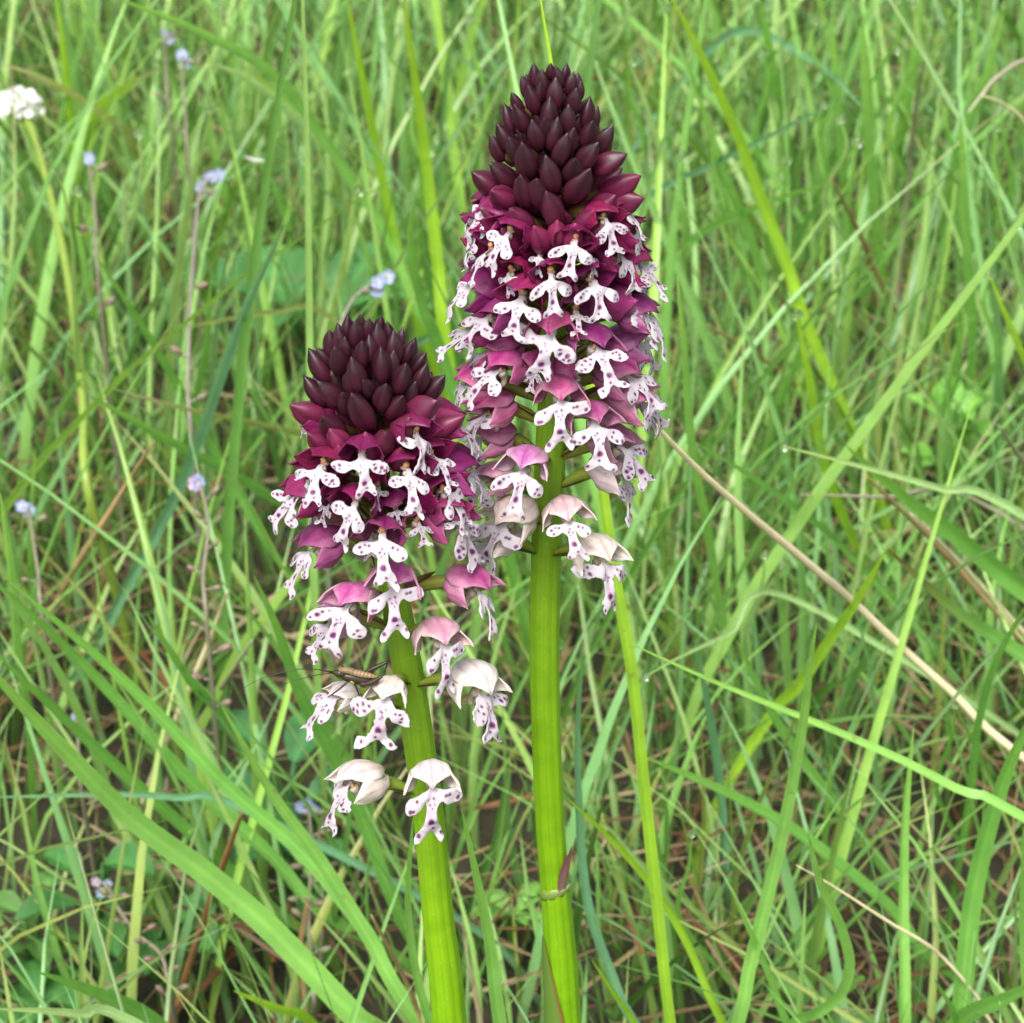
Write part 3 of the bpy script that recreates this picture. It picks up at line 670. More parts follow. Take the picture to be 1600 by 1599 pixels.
B([(722, 1268), (740, 1350), (765, 1475), (782, 1605)], 21, 'light', .06, .2, 'striped upright blade standing between the two orchid stems', tw=.1)
S([(580, 1430), (630, 1525), (662, 1605)], 9, 'tan', .25, .5, 'short brown straw beside the foot of the shorter orchid stem')
S([(357, 922), (320, 1020), (260, 1160), (215, 1275)], 11, 'straw', .5, .95, 'pale straw slanting left below the cricket behind the green blades')
S([(240, 690), (172, 800), (110, 900), (35, 1050)], 11, 'tan', .5, .9, 'weathered straw slanting down to the left beneath the white flower')
S([(395, 1000), (330, 1100), (290, 1160)], 8, 'grey', .5, .9); S([(378, 1270), (340, 1375), (295, 1510), (275, 1580)], 13, 'brown', .45, .9, 'thick brown broken stem standing by the pinkish forget-me-not')
B([(445, 350), (380, 490), (310, 685), (260, 800), (190, 930), (150, 1010)], 17, 'teal', .25, .8, 'blue green blade slanting upward left of the shorter orchid', tw=.2)
B([(175, -5), (300, 45), (425, 115), (500, 210), (600, 360), (650, 480)], 16, 'light', .3, .75, 'arching light blade bowing over behind the shorter orchid')
B([(628, -20), (650, 125), (670, 280), (686, 425), (695, 520)], 19, 'yel', .3, .6, 'upright bright blade left of the taller orchid head'); B([(540, -10), (575, 175), (615, 375), (640, 470)], 16, 'yel', .4, .75); B([(88, -10), (105, 125), (112, 240)], 13, 'yel', .5, .8)
B([(0, 98), (75, 125), (150, 170), (210, 230)], 12, 'olive', .4, .75, tipcol='straw'); B([(175, 607), (300, 640), (450, 672), (520, 700)], 9, 'olive', .4, .7, tipcol='straw', label='olive blade with straw coloured tip lying nearly level beside the shorter orchid')
B([(285, 512), (425, 490), (520, 500)], 9, 'olive', .5, .7); B([(135, 615), (250, 680), (425, 775), (520, 850)], 15, 'mid', .4, .8)
B([(252, 104), (200, 135), (155, 172), (132, 220), (126, 290)], 17, 'yel', .5, .85, tipcol='grey', label='folded yellow green blade with a withered grey tip')
B([(320, 95), (400, 130), (470, 190), (540, 270)], 13, 'pale', .45, .75); B([(690, 560), (660, 480), (640, 380), (650, 300)][::-1], 20, 'mid', .3, .5); B([(700, 500), (672, 420), (655, 330)][::-1], 22, 'dark', .45, .7)
B([(150, 400), (230, 520), (330, 690), (420, 850)], 14, 'mid', .45, .85); B([(330, 440), (320, 560), (290, 700)], 13, 'mid', .5, .85)
# yellow stalk behind the taller orchid
blade([(840, -30), (849, 30), (862, 110), (890, 330), (918, 560), (938, 740), (960, 900), (985, 1040), (1005, 1220), (1030, 1450), (1048, 1605)], 17, 'yel', .06, .045, 'tall yellow green grass stalk standing right behind the taller orchid', absY=True, tw=.25)
# right, far
B([(1046, -10), (1093, 83), (1145, 197), (1189, 315), (1233, 429), (1255, 500)], 19, 'yel', .28, .6, 'long bright blade crossing the grass right of the dark bud tip', tw=.2)
B([(1071, 88), (1128, 263), (1171, 372), (1206, 480)], 14, 'light', .4, .75); B([(983, 96), (1009, 166), (1036, 263), (1050, 360)], 11, 'pale', .4, .7)
B([(1329, 146), (1206, 210), (1097, 263), (996, 316)], 14, 'teal', .45, .6, 'blue green blade lying across the upright blades right of the bud tip'); B([(1298, 286), (1202, 315), (1071, 381)], 11, 'light', .5, .7)
S([(1513, 176), (1535, 148), (1557, 122), (1610, 94), (1680, 130), (1720, 300)], 8, 'grey', .45, .6); S([(1536, 150), (1570, 164), (1610, 205), (1650, 320)], 7, 'straw', .45, .6)
S([(1447, 83), (1430, 175), (1417, 324), (1405, 420)], 9, 'grey', .5, .85); S([(1298, 276), (1342, 363), (1377, 442), (1420, 520)], 9, 'tan', .5, .85)
B([(1347, 30), (1354, 130), (1360, 219), (1377, 394), (1390, 480)], 19, 'light', .35, .8); B([(1500, 180), (1504, 280), (1509, 394), (1517, 525), (1512, 620)], 17, 'light', .35, .8)
B([(1245, 495), (1263, 591), (1285, 718), (1320, 819), (1351, 880)], 17, 'yel', .4, .85, 'bright blade with a yellow edge standing above the long straw', tw=.3)
B([(1058, 429), (1071, 547), (1084, 709), (1106, 819), (1127, 950)], 14, 'light', .2, .75, 'upright pale blade just right of the taller orchid flowers'); B([(1495, 477), (1469, 569), (1438, 657)], 8, 'olive', .5, .8); B([(1548, 433), (1583, 517), (1620, 600)], 11, 'yel', .4, .7)
S([(1106, 508), (1198, 565), (1260, 620)], 8, 'tan', .6, .9); B([(1130, 60), (1260, 90), (1350, 170)][::-1], 12, 'teal', .5, .7)
B([(1570, 20), (1540, 130), (1510, 210), (1480, 330)], 16, 'light', .4, .8); B([(1440, -10), (1425, 120), (1400, 260)], 18, 'light', .5, .85); B([(1185, -10), (1210, 130), (1235, 260)], 17, 'mid', .5, .85); B([(1300, 20), (1310, 170), (1325, 330)], 14, 'light', .45, .8)
B([(985, 20), (955, 70), (905, 120)][::1], 10, 'pale', .5, .7); B([(1010, -5), (960, 45), (912, 100)], 9, 'pale', .5, .7)
# right, middle
S([(1000, 640), (1084, 727), (1162, 797), (1241, 862), (1329, 937), (1403, 1007), (1490, 1085), (1580, 1170)], 14, 'straw', .18, .62, 'long pale straw with a dark joint slanting down from the taller orchid')
B([(1226, 698), (1337, 727), (1469, 764), (1610, 812)], 14, 'pale', .3, .45, 'pale arching blade with a dewdrop on its tip above the long straw', tw=.2)
B([(985, 1006), (1101, 1059), (1197, 1099), (1294, 1138), (1412, 1190), (1506, 1239), (1610, 1284)], 16, 'light', .2, .3, 'long light blade crossing in front of the upright one right of the stems', tw=.25)
B([(1276, 974), (1268, 1020), (1253, 1141), (1225, 1291), (1197, 1412), (1173, 1506), (1152, 1605)], 20, 'light', .1, .42, 'upright sharp pointed blade crossing the long sloping blade', tw=.15)
B([(1386, 858), (1342, 937), (1294, 1007), (1250, 1072), (1205, 1120)], 18, 'yel', .3, .7, 'bright green blade crossing over the long pale straw')
S([(1350, 740), (1469, 858), (1574, 976)], 9, 'tan', .45, .75, 'thin tan straw running beside the broad dull green blade'); S([(1420, 800), (1500, 880), (1610, 1000)], 9, 'straw', .5, .75); S([(1560, 665), (1590, 710), (1630, 760)], 10, 'grey', .5, .7)
B([(1320, 695), (1425, 784), (1500, 840), (1620, 935)], 32, 'mid', .4, .62, 'broad dull green blade slanting behind the thin tan straw')
B([(1386, 858), (1442, 912), (1512, 972), (1610, 1036)], 28, 'mid', .4, .6, 'broad green blade with a withered orange end', tipcol='brown')
S([(1250, 773), (1381, 777), (1520, 780)], 7, 'grey', .5, .7, 'grey straw lying level above the long pale straw'); B([(1009, 1057), (1060, 1028), (1141, 989), (1241, 937)], 9, 'pale', .35, .55, 'thin pale blade with a dewdrop beside the yellow stalk')
B([(1610, 935), (1556, 1033), (1527, 1135), (1516, 1234), (1500, 1330)], 12, 'mid', .3, .75); B([(1625, 1090), (1563, 1234), (1520, 1399), (1495, 1605)], 29, 'mid', .25, .6, 'broad upright blade among the grass right of the curled leaf')
B([(1079, 687), (1171, 744), (1259, 806), (1330, 870)], 10, 'mid', .35, .7)
# right, near
B([(1000, 1180), (1131, 1239), (1225, 1291), (1295, 1342), (1389, 1422), (1450, 1500)], 24, 'mid', .4, .75, 'broad blade slanting down behind the upright sharp pointed blade')
blade([(1262, 1303), (1281, 1384), (1309, 1445), (1324, 1506), (1309, 1553), (1270, 1582), (1225, 1605)], 22, 'light', .10, .45, 'curled light green leaf bent back on itself low in the grass', tw=.5)
S([(1244, 1352), (1300, 1384), (1389, 1441), (1464, 1488), (1530, 1562), (1550, 1600)], 6, 'straw', .3, .6, 'thin pale straw bending over behind the curled leaf')
B([(1141, 1389), (1173, 1459), (1202, 1525), (1232, 1605)], 11, 'light', .25, .5, 'thin blade crossing the foot of the upright sharp pointed blade')
B([(911, 1019), (902, 1141), (906, 1305), (920, 1422), (958, 1530), (995, 1605)], 14, 'teal', .2, .5, 'slim blue green blade just right of the taller orchid stem', tw=.3)
B([(1427, 1136), (1413, 1281), (1410, 1422), (1412, 1605)], 18, 'light', .35, .6, 'straight upright pale blade between the curled leaf and the broad upright blade')
B([(1640, 1530), (1570, 1565), (1490, 1612)], 30, 'mid', .2, .5, 'broad blade lying low under the broad upright blade'); B([(1150, 1000), (1206, 1117), (1272, 1216), (1366, 1337), (1405, 1390)], 18, 'mid', .45, .85)
B([(887, 1248), (958, 1314), (1023, 1389), (1075, 1473), (1135, 1605)], 13, 'yel', .3, .6, 'bright green blade slanting away from the taller orchid stem'); B([(1492, 1103), (1553, 1230), (1580, 1300)], 8, 'mid', .5, .85); B([(925, 1500), (965, 1560), (995, 1605)], 9, 'yel', .2, .4)
B([(1085, 1000), (1110, 1140), (1125, 1260), (1135, 1390)], 17, 'teal', .5, .9); B([(1600, 1290), (1598, 1430), (1604, 1560)], 10, 'light', .3, .6); B([(1300, 1180), (1290, 1300), (1280, 1400)], 9, 'light', .5, .85)
B([(1460, 1530), (1485, 1570), (1500, 1605)], 10, 'mid', .3, .5)

# ------------------------------------------------------------------ random sward
def grass_field(name, n, hr, wr, pal, mat, label, region, lean=(.15, .8), minY=.045, zlay=False, seed=1, seg=6, powy=1.0):
    g = np.random.default_rng(seed)
    x0, x1, y0, y1 = region
    x = g.uniform(x0, x1, n); y = y0 + (y1 - y0) * g.uniform(0, 1, n) ** powy
    # clumping
    cl = np.array([noise.noise((a * 16, b * 16, seed)) for a, b in zip(x, y)]); keep = cl + g.uniform(-.35, .35, n) > -.22
    x, y, cl = x[keep], y[keep], cl[keep]; n = len(x)
    h = g.uniform(0, 1, n) ** 1.35 * (hr[1] - hr[0]) + hr[0]; h *= np.clip(.85 + cl * .7, .5, 1.4)
    w_ = g.uniform(*wr, n) * np.clip(h / hr[1] + .55, .6, 1.3)
    az = g.uniform(0, 2 * math.pi, n); ln = g.uniform(*lean, n); dr = g.uniform(0, .55, n) * ln
    t = np.linspace(0, 1, seg + 1)[None, :]
    zz0 = np.array([gz(a, b) for a, b in zip(x, y)])
    out = ln[:, None] * h[:, None] * (.35 * t + .65 * t ** 2)
    if zlay: Z = zz0[:, None] + .002 + g.uniform(0, .03, n)[:, None] * np.ones_like(t) + (g.uniform(-.12, .25, n)[:, None] * h[:, None]) * t; out = h[:, None] * t
    else: Z = zz0[:, None] - .002 + h[:, None] * (t - dr[:, None] * t ** 2.2 * .75) * np.sqrt(np.clip(1 - .3 * ln[:, None] ** 2, .2, 1))
    Z = np.maximum(Z, zz0[:, None] - .003)
    X = x[:, None] + np.cos(az)[:, None] * out; Yv = y[:, None] + np.sin(az)[:, None] * out
    wob = g.normal(0, .02, n)[:, None] * h[:, None] * np.sin(t * 5 + g.uniform(0, 6, n)[:, None]); X = X + wob
    P = np.stack([X, Yv, Z], -1)
    px, py, dz = proj_np(P)
    bad = ((Yv < minY) & (px > -60) & (px < 1660) & (py < 1640) & (py > -60) & (dz > 0)) | (dz < .06)
    near = (np.hypot(X - TA.base.x, Yv - TA.base.y) < .006) | (np.hypot(X - SH.base.x, Yv - SH.base.y) < .006)
    ok = ~(bad | near).any(1)
    P = P[ok]; w_ = w_[ok]; n = len(P); az = az[ok]
    fa = az + math.pi / 2 + g.normal(0, .6, n); sd = np.stack([np.cos(fa), np.sin(fa), g.normal(0, .15, n)], -1)
    prof = np.clip(1.15 * (1 - t[0] ** 2.2), .04, 1) * (0.7 + .3 * np.minimum(1, t[0] * 3))
    half = .5 * w_[:, None] * prof[None, :]
    T = np.gradient(P, axis=1); T /= np.linalg.norm(T, axis=2)[..., None] + 1e-9
    nr = np.cross(np.broadcast_to(sd[:, None, :], T.shape), T)
    Lf = P - sd[:, None, :] * half[..., None] + nr * (half * .6)[..., None]; Rt = P + sd[:, None, :] * half[..., None] + nr * (half * .6)[..., None]
    V = np.stack([Lf, P, Rt], 2).reshape(-1, 3)
    b = (np.arange(n) * (seg + 1) * 3)[:, None, None]; i = (np.arange(seg) * 3)[None, :, None]; j = np.arange(2)[None, None, :]
    q = b + i + j; Fs = np.stack([q, q + 1, q + 4, q + 3], -1).reshape(-1, 4)
    pc = np.array([lin(*c) for c in pal]); a_ = g.integers(0, len(pc), n); b_ = g.integers(0, len(pc), n); m = g.uniform(0, 1, n)[:, None]
    c = (pc[a_] * m + pc[b_] * (1 - m)) * g.uniform(.75, 1.25, n)[:, None] * (.8 if zlay else 1.2)
    cc = np.broadcast_to(c[:, None, None, :], (n, seg + 1, 3, 3)).copy()
    if not zlay:
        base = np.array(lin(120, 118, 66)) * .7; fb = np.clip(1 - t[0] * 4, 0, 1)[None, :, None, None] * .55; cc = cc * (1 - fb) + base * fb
        dry = (g.uniform(0, 1, n) < .12)[:, None, None, None] * np.clip((t[0] - .7) * 3, 0, 1)[None, :, None, None]; cc = cc * (1 - dry) + np.array(lin(186, 160, 110)) * .68 * dry
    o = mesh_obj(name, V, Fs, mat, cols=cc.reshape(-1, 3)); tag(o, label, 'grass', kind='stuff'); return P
greens = [(120, 167, 86), (142, 184, 104), (104, 149, 72), (158, 189, 114), (88, 128, 64), (130, 176, 122), (146, 183, 82)]
REG = (-.42, .42, -.16, 1.15)
PT = grass_field('tall_grass', 6000, (.09, .21), (.0009, .0025), greens, M_grass, 'tall green meadow grass behind the orchids', REG, lean=(.1, .75), seed=21, seg=8, minY=.10)
grass_field('short_grass', 30000, (.025, .105), (.0006, .0018), greens[:6] + [(150, 160, 90)], M_grass, 'short green meadow grass covering the soil', REG, lean=(.1, .9), seed=12, seg=5)
grass_field('dry_thatch', 19000, (.01, .055), (.0005, .0015), [(160, 140, 106), (128, 104, 76), (98, 74, 54), (176, 162, 130), (126, 86, 58), (84, 66, 50)], M_thatch, 'dry brown dead grass lying on the soil', REG, seed=13, seg=4, zlay=True)
grass_field('outer_grass', 9000, (.06, .17), (.0015, .0032), greens, M_grass, 'meadow grass further out around the clearing', (-1.3, 1.3, .5, 2.4), seed=14, seg=5)

# ------------------------------------------------------------------ small wild flowers
def disc_flower(center, nrm, rad, npet, cc, parent, name='blossom', cup=.25, eye=None):
    nrm = nrm.normalized(); a = nrm.orthogonal().normalized(); b = nrm.cross(a); V = []; Fs = []; C = []
    for k in range(npet):
        t0 = 2 * math.pi * k / npet; d = a * math.cos(t0) + b * math.sin(t0); s = nrm.cross(d); o = len(V)
        for (l, wd) in ((.08, .10), (.4, .30), (.7, .42), (.92, .34), (1.0, .12)):
            for u in (-1, 0, 1):
                V.append(center + (d * l + s * (wd * u) + nrm * (cup * l * l - .06 * (1 - abs(u)))) * rad); C.append(cc if l > .2 or eye is None else eye)
        for j in range(4):
            for i in range(2): Fs.append((o + j * 3 + i, o + j * 3 + i + 1, o + j * 3 + i + 4, o + j * 3 + i + 3))
    o = len(V)
    for k in range(6):
        t0 = k * math.pi / 3; V.append(center + (a * math.cos(t0) + b * math.sin(t0)) * rad * .16 + nrm * rad * .05); C.append(eye or cc)
    V.append(center + nrm * rad * .2); C.append(eye or cc)
    Fs += [(o + k, o + (k + 1) % 6, o + 6) for k in range(6)]
    return mesh_obj(name, V, Fs, M_petal, parent, cols=C)
def calyx(center, d, L, cc, parent):
    P = [center + d * (L * s) for s in (0, .3, .65, 1)]
    v, f, _ = tube(P, np.array([.12, .24, .27, .12]) * L, 7); return mesh_obj('calyx', v, f, M_bract, parent, cols=np.tile(cc, (len(v), 1)))
BLUE = (.36, .43, .68); LILAC = (.62, .46, .72)
def forget_me_not(pts, fr, label, blooms=4, pink=False, ncal=8, stemcol=(.30, .27, .19), size=1.0):
    W = [at(x, y, fr * ground_y(min(y, 1599))) for x, y in pts]
    g = W[-1]; gy = Vector((g.x, g.y + .01, -.003)); W.append(Vector((g.x * .6 + gy.x * .4, g.y + .005, g.z * .5))); W.append(gy)
    base = Vector((gy.x, gy.y, 0)); P = spline(W, 40) - np.array(base)
    root = tag(empty('forget_me_not', base), label, 'wildflower', 'forget-me-nots in the grass')
    v, f, _ = tube(P, np.linspace(.0003, .00065, 40), 7); mesh_obj('stem', v, f, M_bract, root, cols=np.tile(stemcol, (len(v), 1)))
    for i in range(blooms):
        c = Vector(P[0]) + Vector((random.uniform(-1, 1), random.uniform(-1, .2), random.uniform(-.8, .8))) * .0018 * size * (1 if i else 0)
        n_ = Vector((random.uniform(-.6, .6), -1, random.uniform(.1, 1)))
        disc_flower(c, n_, .0011 * size * random.uniform(.8, 1.1), 5, LILAC if pink and i % 2 else BLUE, root, eye=(.85, .75, .35))
        q = spline([P[1], (Vector(P[1]) + c) / 2 + Vector((0, .0005, 0)), c], 4); v, f, _ = tube(q, .0003, 5); mesh_obj('pedicel', v, f, M_bract, root, cols=np.tile(stemcol, (len(v), 1)))
    for i in range(ncal):
        k = 2 + int(i * 22 / max(1, ncal)); s = -1 if i % 2 else 1; b0 = Vector(P[k]); d = Vector((s * random.uniform(.6, 1), random.uniform(-.5, .3), random.uniform(.2, .8))).normalized()
        e = b0 + d * .0022; v, f, _ = tube([b0, (b0 + e) / 2, e], .00025, 5); mesh_obj('pedicel', v, f, M_bract, root, cols=np.tile(stemcol, (len(v), 1)))
        calyx(e - d * .0005, d, .0019 * size * random.uniform(.7, 1.2), lerp3((.30, .18, .16), (.22, .26, .13), random.random()), root)
    return root
forget_me_not([(326, 278), (312, 300), (304, 380), (297, 480), (294, 600), (297, 660)], .55, 'pale blue forget-me-not on an upright grey stalk left of the shorter orchid', 4, ncal=5, stemcol=(.34, .30, .25), size=1.35)
forget_me_not([(594, 442), (575, 448), (556, 462), (535, 500), (515, 560), (500, 620)], .5, 'nodding blue forget-me-not just above the shorter orchid bud tip', 4, ncal=2, stemcol=(.32, .32, .26), size=1.35)
forget_me_not([(308, 752), (318, 775), (325, 830), (318, 900), (322, 960)], .5, 'blue and lilac forget-me-not with many pink calyces beside the shorter orchid', 4, True, 10, size=1.3)
forget_me_not([(478, 1255), (484, 1280), (486, 1350), (482, 1430), (486, 1500), (490, 1560)], .78, 'blue forget-me-not with pinkish calyces behind the foot of the shorter orchid', 5, False, 14, size=1.2)
forget_me_not([(492, 1325), (500, 1345), (505, 1420), (500, 1500)], .84, 'forget-me-not with one open blue flower beside a taller one', 2, False, 12, size=1.2)
forget_me_not([(168, 1382), (185, 1420), (215, 1460), (250, 1490), (262, 1530)], .72, 'lilac budded forget-me-not leaning over the low leaves', 3, True, 12, size=1.1)
forget_me_not([(140, 250), (143, 290), (150, 350), (152, 420)], .55, 'single blue forget-me-not beside the yellow green stalk', 2, ncal=3, size=1.5)
forget_me_not([(284, 86), (285, 120), (290, 180), (292, 230)], .6, 'small blue forget-me-not far back in the grass under the arching blade', 2, ncal=2, size=1.5)
forget_me_not([(45, 797), (50, 830), (60, 900), (64, 950)], .6, 'small blue forget-me-not beside the weathered slanting straw', 2, ncal=3, size=1.3)
forget_me_not([(118, 1120), (122, 1160), (125, 1220)], .7, 'tiny violet forget-me-not between the slanting blades', 1, True, 3)
forget_me_not([(255, 52), (258, 90), (262, 150)], .65, 'pale blue forget-me-not tallest of the far grass group', 2, ncal=2, size=1.4)

# white flower head on a yellow-green stalk
def white_flower():
    f_ = .62; W = [at(x, y, f_ * ground_y(y)) for x, y in ((38, 182), (52, 210), (75, 290), (100, 400), (120, 530), (130, 640), (136, 760))]
    g = W[-1]; W += [Vector((g.x + .004, g.y + .008, g.z * .45)), Vector((g.x + .006, g.y + .012, -.003))]
    base = Vector((W[-1].x, W[-1].y, 0)); root = tag(empty('white_flower', base), 'white flower head of small petals on a yellow green stalk', 'wildflower')
    P = spline(W, 40) - np.array(base); v, f, uv = tube(P, np.interp(np.linspace(0, 1, 40), [0, .06, .2, 1], [.0013, .0009, .0009, .0011]), 10)
    mesh_obj('stem', v, f, M_stem, root, cols=np.tile(np.array(lin(150, 178, 70)) * .75, (len(v), 1)), uvs=uv)
    top = Vector(P[0]); Cc = top + Vector((-.0011, -.0002, .0022))
    v, f, _ = tube([top - Vector((0, 0, .0015)), top + Vector((0, 0, .0004)), Cc], [.001, .0024, .0022], 10); mesh_obj('receptacle', v, f, M_bract, root, cols=np.tile((.36, .28, .10), (len(v), 1)))
    for k in range(15):
        a = k * 2.4; e = .2 + .8 * ((k + .5) / 15); d = Vector((math.cos(a) * math.sin(e * 1.5), math.sin(a) * math.sin(e * 1.5), math.cos(e * 1.5)))
        c = Cc + Vector((d.x * .0034, d.y * .0034, d.z * .0034 - .0004))
        q = spline([top, (top + c) / 2, c], 4); v, f, _ = tube(q, .0004, 5); mesh_obj('pedicel', v, f, M_bract, root, cols=np.tile((.45, .42, .12), (len(v), 1)))
        disc_flower(c, d + Vector((0, -.3, .2)), .0029, 4, (.88, .88, .87), root, cup=.6, eye=(.84, .84, .76))
white_flower()

# low broad-leaved herbs
def herb(px, py, fr, label, leaves, size, cc, group=None, upright=.35):
    c = at(px, py, fr * ground_y(min(py, 1599))); base = Vector((c.x, c.y, 0)); root = tag(empty('low_herb', base), label, 'herb', group)
    for k in range(leaves):
        a = k * 2.4 + random.uniform(-.4, .4); d = Vector((math.cos(a), math.sin(a), upright + random.uniform(-.1, .3))).normalized()
        hz = c.z * random.uniform(.45, 1.0); foot = Vector((0, 0, -.003)); st = Vector((d.x * size * .3, d.y * size * .3, hz))
        v, f, _ = tube(spline([foot, Vector((d.x * size * .05, d.y * size * .05, hz * .6)), st], 6), .0006, 6); lf_st = mesh_obj('leaf_stalk', v, f, M_herb, root, cols=np.tile(np.array(cc) * .9, (len(v), 1)))
        L = size * random.uniform(.7, 1.1); wd = L * random.uniform(.5, .68); side = d.cross(Vector((0, 0, 1))).normalized(); nr = side.cross(d)
        V = []; C = []; nv = 10; b = random.uniform(.8, 1.2)
        for j in range(nv + 1):
            t = j / nv; q = .5 * wd * math.sin(math.pi * min(1, t * .94 + .04)) ** .7
            m = st + d * (L * t) - Vector((0, 0, 1)) * (L * .3 * t * t)
            for u in (-1, -.5, 0, .5, 1):
                V.append(m + side * q * u + nr * (abs(u) * q * .55 + random.uniform(-.09, .09) * q)); C.append(np.array(cc) * b * (1.3 if u == 0 else random.uniform(.82, 1.08)))
        Fs = [(j * 5 + i, j * 5 + i + 1, (j + 1) * 5 + i + 1, (j + 1) * 5 + i) for j in range(nv) for i in range(4)]
        mesh_obj('leaf', V, Fs, M_herb, root, cols=C)
G1 = tuple(np.array(lin(120, 172, 84)) * .9); G2 = tuple(np.array(lin(80, 138, 70)) * .9); G3 = tuple(np.array(lin(132, 190, 86)) * .9)
herb(45, 1390, .75, 'light green broad leaved herb between the slanting blades and the soil', 8, .009, tuple(np.array(lin(104, 152, 78)) * .8))
herb(140, 1335, .7, 'darker broad leaved herb next to the lilac budded forget-me-not', 6, .012, G2)
herb(250, 1440, .8, 'dark leafy herb under the widest pale blade', 7, .012, G2)
herb(440, 1180, .75, 'blue green broad leaf herb behind the lowest orchid flowers', 5, .018, tuple(np.array(lin(84, 146, 88)) * .85))
herb(470, 1300, .8, 'leafy herb around the foot of the blue forget-me-not', 7, .012, G2)
herb(470, 400, .8, 'broad blurred leaves left of the taller orchid spike', 5, .035, tuple(np.array(lin(98, 160, 92)) * .85), upright=.6)
herb(1490, 640, .75, 'bright green bushy herb above the broad dull blade', 12, .012, G3, upright=.8)
herb(1260, 1560, .8, 'small round leaved herb under the curled leaf', 4, .012, G1)
herb(800, 1420, .9, 'bright small leaved herb between the two orchid stems', 8, .008, G3, upright=.6)
herb(60, 1540, .8, 'low leafy herb beneath the pale striped blade', 7, .011, G2)
# fallen white petal
Pp = at(397, 248, .6 * ground_y(248))
def petal():
    V = []; C = []
    for j in range(9):
        t = j / 8
        for u in (-1, -.5, 0, .5, 1):
            q = .5 * math.sin(math.pi * (t * .9 + .05)) * .0017
            V.append((-.0026 + .0052 * t, u * q, .0014 * (t - .5) ** 2 * 2 + abs(u) * q * .4 - .0012 * t)); C.append((.72, .72, .70))
    Fs = [(j * 5 + i, j * 5 + i + 1, (j + 1) * 5 + i + 1, (j + 1) * 5 + i) for j in range(8) for i in range(4)]
    o = mesh_obj('fallen_petal', V, Fs, M_petal, cols=C); o.location = Pp; tag(o, 'loose white petal caught on the grass above the shorter orchid', 'petal')
petal()
blade([(392, 246), (402, 252), (430, 300), (455, 380)], 11, 'mid', .6, .85, 'green blade holding a loose white petal')

# ------------------------------------------------------------------ dewdrops on blade tips
def dew(P, r):
    bm = DEW.copy(); o = bpy.data.objects.new('dewdrop', DEWM); col.objects.link(o); o.location = P; o.scale = (r, r, r * 1.1); tag(o, 'clear round dewdrop hanging on a grass tip', 'dewdrop', 'dewdrops on the grass tips')
Vd = []; nd = 12
for j in range(1, 8):
    for i in range(nd): Vd.append((math.sin(math.pi * j / 8) * math.cos(2 * math.pi * i / nd), math.sin(math.pi * j / 8) * math.sin(2 * math.pi * i / nd), math.cos(math.pi * j / 8)))
Vd += [(0, 0, 1), (0, 0, -1)]; top_, bot_ = len(Vd) - 2, len(Vd) - 1
Fd = [(j * nd + i, (j + 1) * nd + i, (j + 1) * nd + (i + 1) % nd, j * nd + (i + 1) % nd) for j in range(6) for i in range(nd)]
Fd += [(top_, i, (i + 1) % nd) for i in range(nd)] + [(bot_, 6 * nd + (i + 1) % nd, 6 * nd + i) for i in range(nd)]
tmp = mesh_obj('dewdrop', Vd, Fd, M_water); DEWM = tmp.data; DEW = DEWM; bpy.data.objects.remove(tmp)
drops = [(988, 97), (1041, 13), (1287, 164), (1314, 187), (1403, 78), (1402, 4), (1428, 8), (1472, 145), (1486, 155), (1558, 200), (1564, 170), (1590, 350), (1503, 450), (1503, 463), (1340, 222), (1064, 245), (1275, 32), (1192, 82), (655, 175), (644, 160), (345, 18), (325, 175), (215, 210), (1226, 698), (1009, 1057), (1195, 868), (1492, 1102), (1081, 1303), (1545, 430), (1246, 493), (470, 95), (560, 300), (120, 300), (735, 30), (1120, 200), (1230, 250)]
for (x, y) in drops:
    fr = .3 if (x, y) == (1226, 698) else .35 if (x, y) == (1009, 1057) else .45
    P = at(x, y, fr * ground_y(y)); dew(P, random.uniform(.0009, .0013) * (1 if y < 600 else .75))
    if y not in (698, 1057): blade([(x, y), (x + random.uniform(-8, 8), y + 50), (x + random.uniform(-30, 30), y + 130), (x + random.uniform(-50, 50), y + 210)], random.uniform(6, 10), random.choice(('light', 'mid', 'pale')), fr, fr + .35, 'thin green grass blade bent under a dewdrop at its tip', group='thin blades tipped with dew')

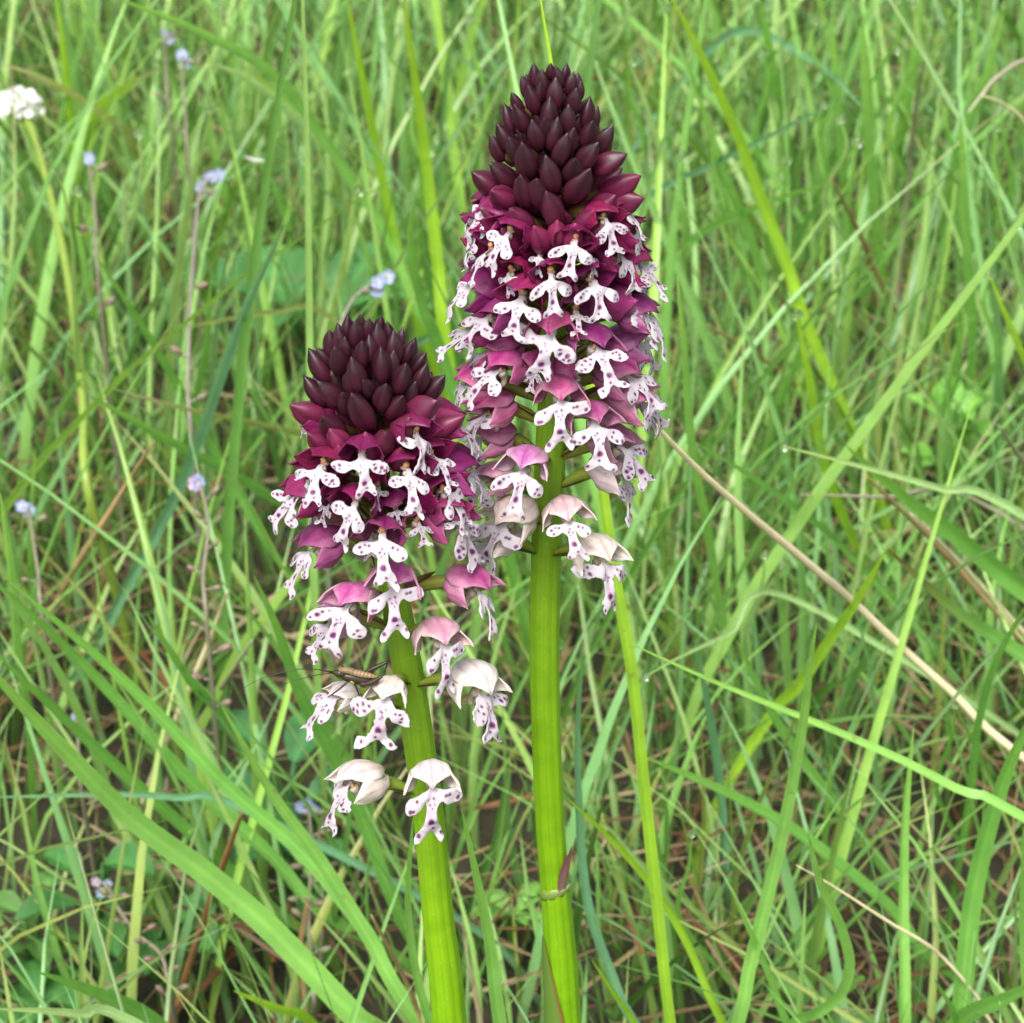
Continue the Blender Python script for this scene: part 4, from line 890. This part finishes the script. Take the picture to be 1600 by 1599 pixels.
# ------------------------------------------------------------------ cricket on the shorter orchid
def cricket():
    Y = SH.Y - .0075; q = lambda x, y, d=0: at(x, y, Y + d * MM)
    base = q(556, 1070); b = np.array(base)
    def tb(pts, rad, n=8, k=10):
        P = spline(pts, k) - b; v, f, _ = tube(P, np.interp(np.linspace(0, 1, k), np.linspace(0, 1, len(rad)), rad) * MM, n); return v, f
    def seg(pts, rad, rings):
        P = spline(pts, 36) - b; rr = np.interp(np.linspace(0, 1, 36), np.linspace(0, 1, len(rad)), rad) * (1 + .10 * np.sin(np.linspace(0, 1, 36) * rings * 6.283)); v, f, _ = tube(P, rr * MM, 10); return v, f
    dark = [tb([q(521, 1050), q(529, 1052), q(538, 1053)], [.25, .62, .55], 12),                                  # head
            tb([q(534, 1055), q(556, 1060), q(578, 1064), q(593, 1066), q(600, 1067)], [.55, .8, .72, .45, .1], 12),  # abdomen and thorax
            tb([q(562, 1070, -.7), q(580, 1067, -.9), q(597, 1057, -1)], [.28, .42, .16]), tb([q(597, 1057, -1), q(586, 1064, -1.1), q(566, 1074, -1)], [.14, .1, .07]),   # near hind leg
            tb([q(563, 1056, .6), q(585, 1044, .9), q(606, 1034, 1)], [.26, .36, .15]), tb([q(606, 1034, 1), q(602, 1048, 1.1), q(598, 1062, 1.1)], [.14, .1, .07]),        # far hind leg
            tb([q(545, 1064, -.5), q(530, 1077, -.9), q(512, 1090, -.6)], [.15, .11, .06]), tb([q(552, 1066, -.5), q(558, 1078, -.8), q(563, 1092, -.4)], [.16, .11, .06]),
            tb([q(536, 1056, .5), q(534, 1040, 1), q(540, 1046, 1.6)], [.13, .1, .06]), tb([q(556, 1056, .6), q(565, 1043, 1.1), q(568, 1054, 1.6)], [.13, .1, .06]),
            tb([q(519, 1051), q(512, 1050, -.2), q(507, 1049)], [.12, .1, .06], 6)]
    tan = [tb([q(530, 1047, -.15), q(540, 1047, -.3), q(552, 1050, -.3)], [.28, .46, .42], 10), seg([q(549, 1050, -.3), q(566, 1054, -.35), q(582, 1057, -.3), q(592, 1060, -.2)], [.42, .44, .36, .12], 8)]
    yel = [tb([q(548, 1064, -.55), q(553, 1068, -.6)], [.3, .22], 8, 4)]
    V, Fs, M = merge(dark + tan + yel); nd_, nt_ = len(dark), len(dark) + len(tan)
    M = [0 if m < nd_ else 1 if m < nt_ else 2 for m in M]
    o = mesh_obj('cricket', V, Fs, [M_cblack, M_ctan, M_cyel], midx=M); o.location = base
    tag(o, 'small brown cricket with long antennae perched on a pale orchid flower', 'cricket')
    for pts in ([(522, 1050, -.1), (490, 1046, -.5), (459, 1047, -1), (410, 1060, -1.6), (371, 1081, -2)], [(522, 1052, -.3), (495, 1055, -1), (467, 1062, -1.8), (432, 1073, -2.6)]):
        v, f = tb([q(*p) for p in pts], [.07, .05, .035, .02], 5, 20); mesh_obj('antenna', v, f, M_cblack, o)
cricket()
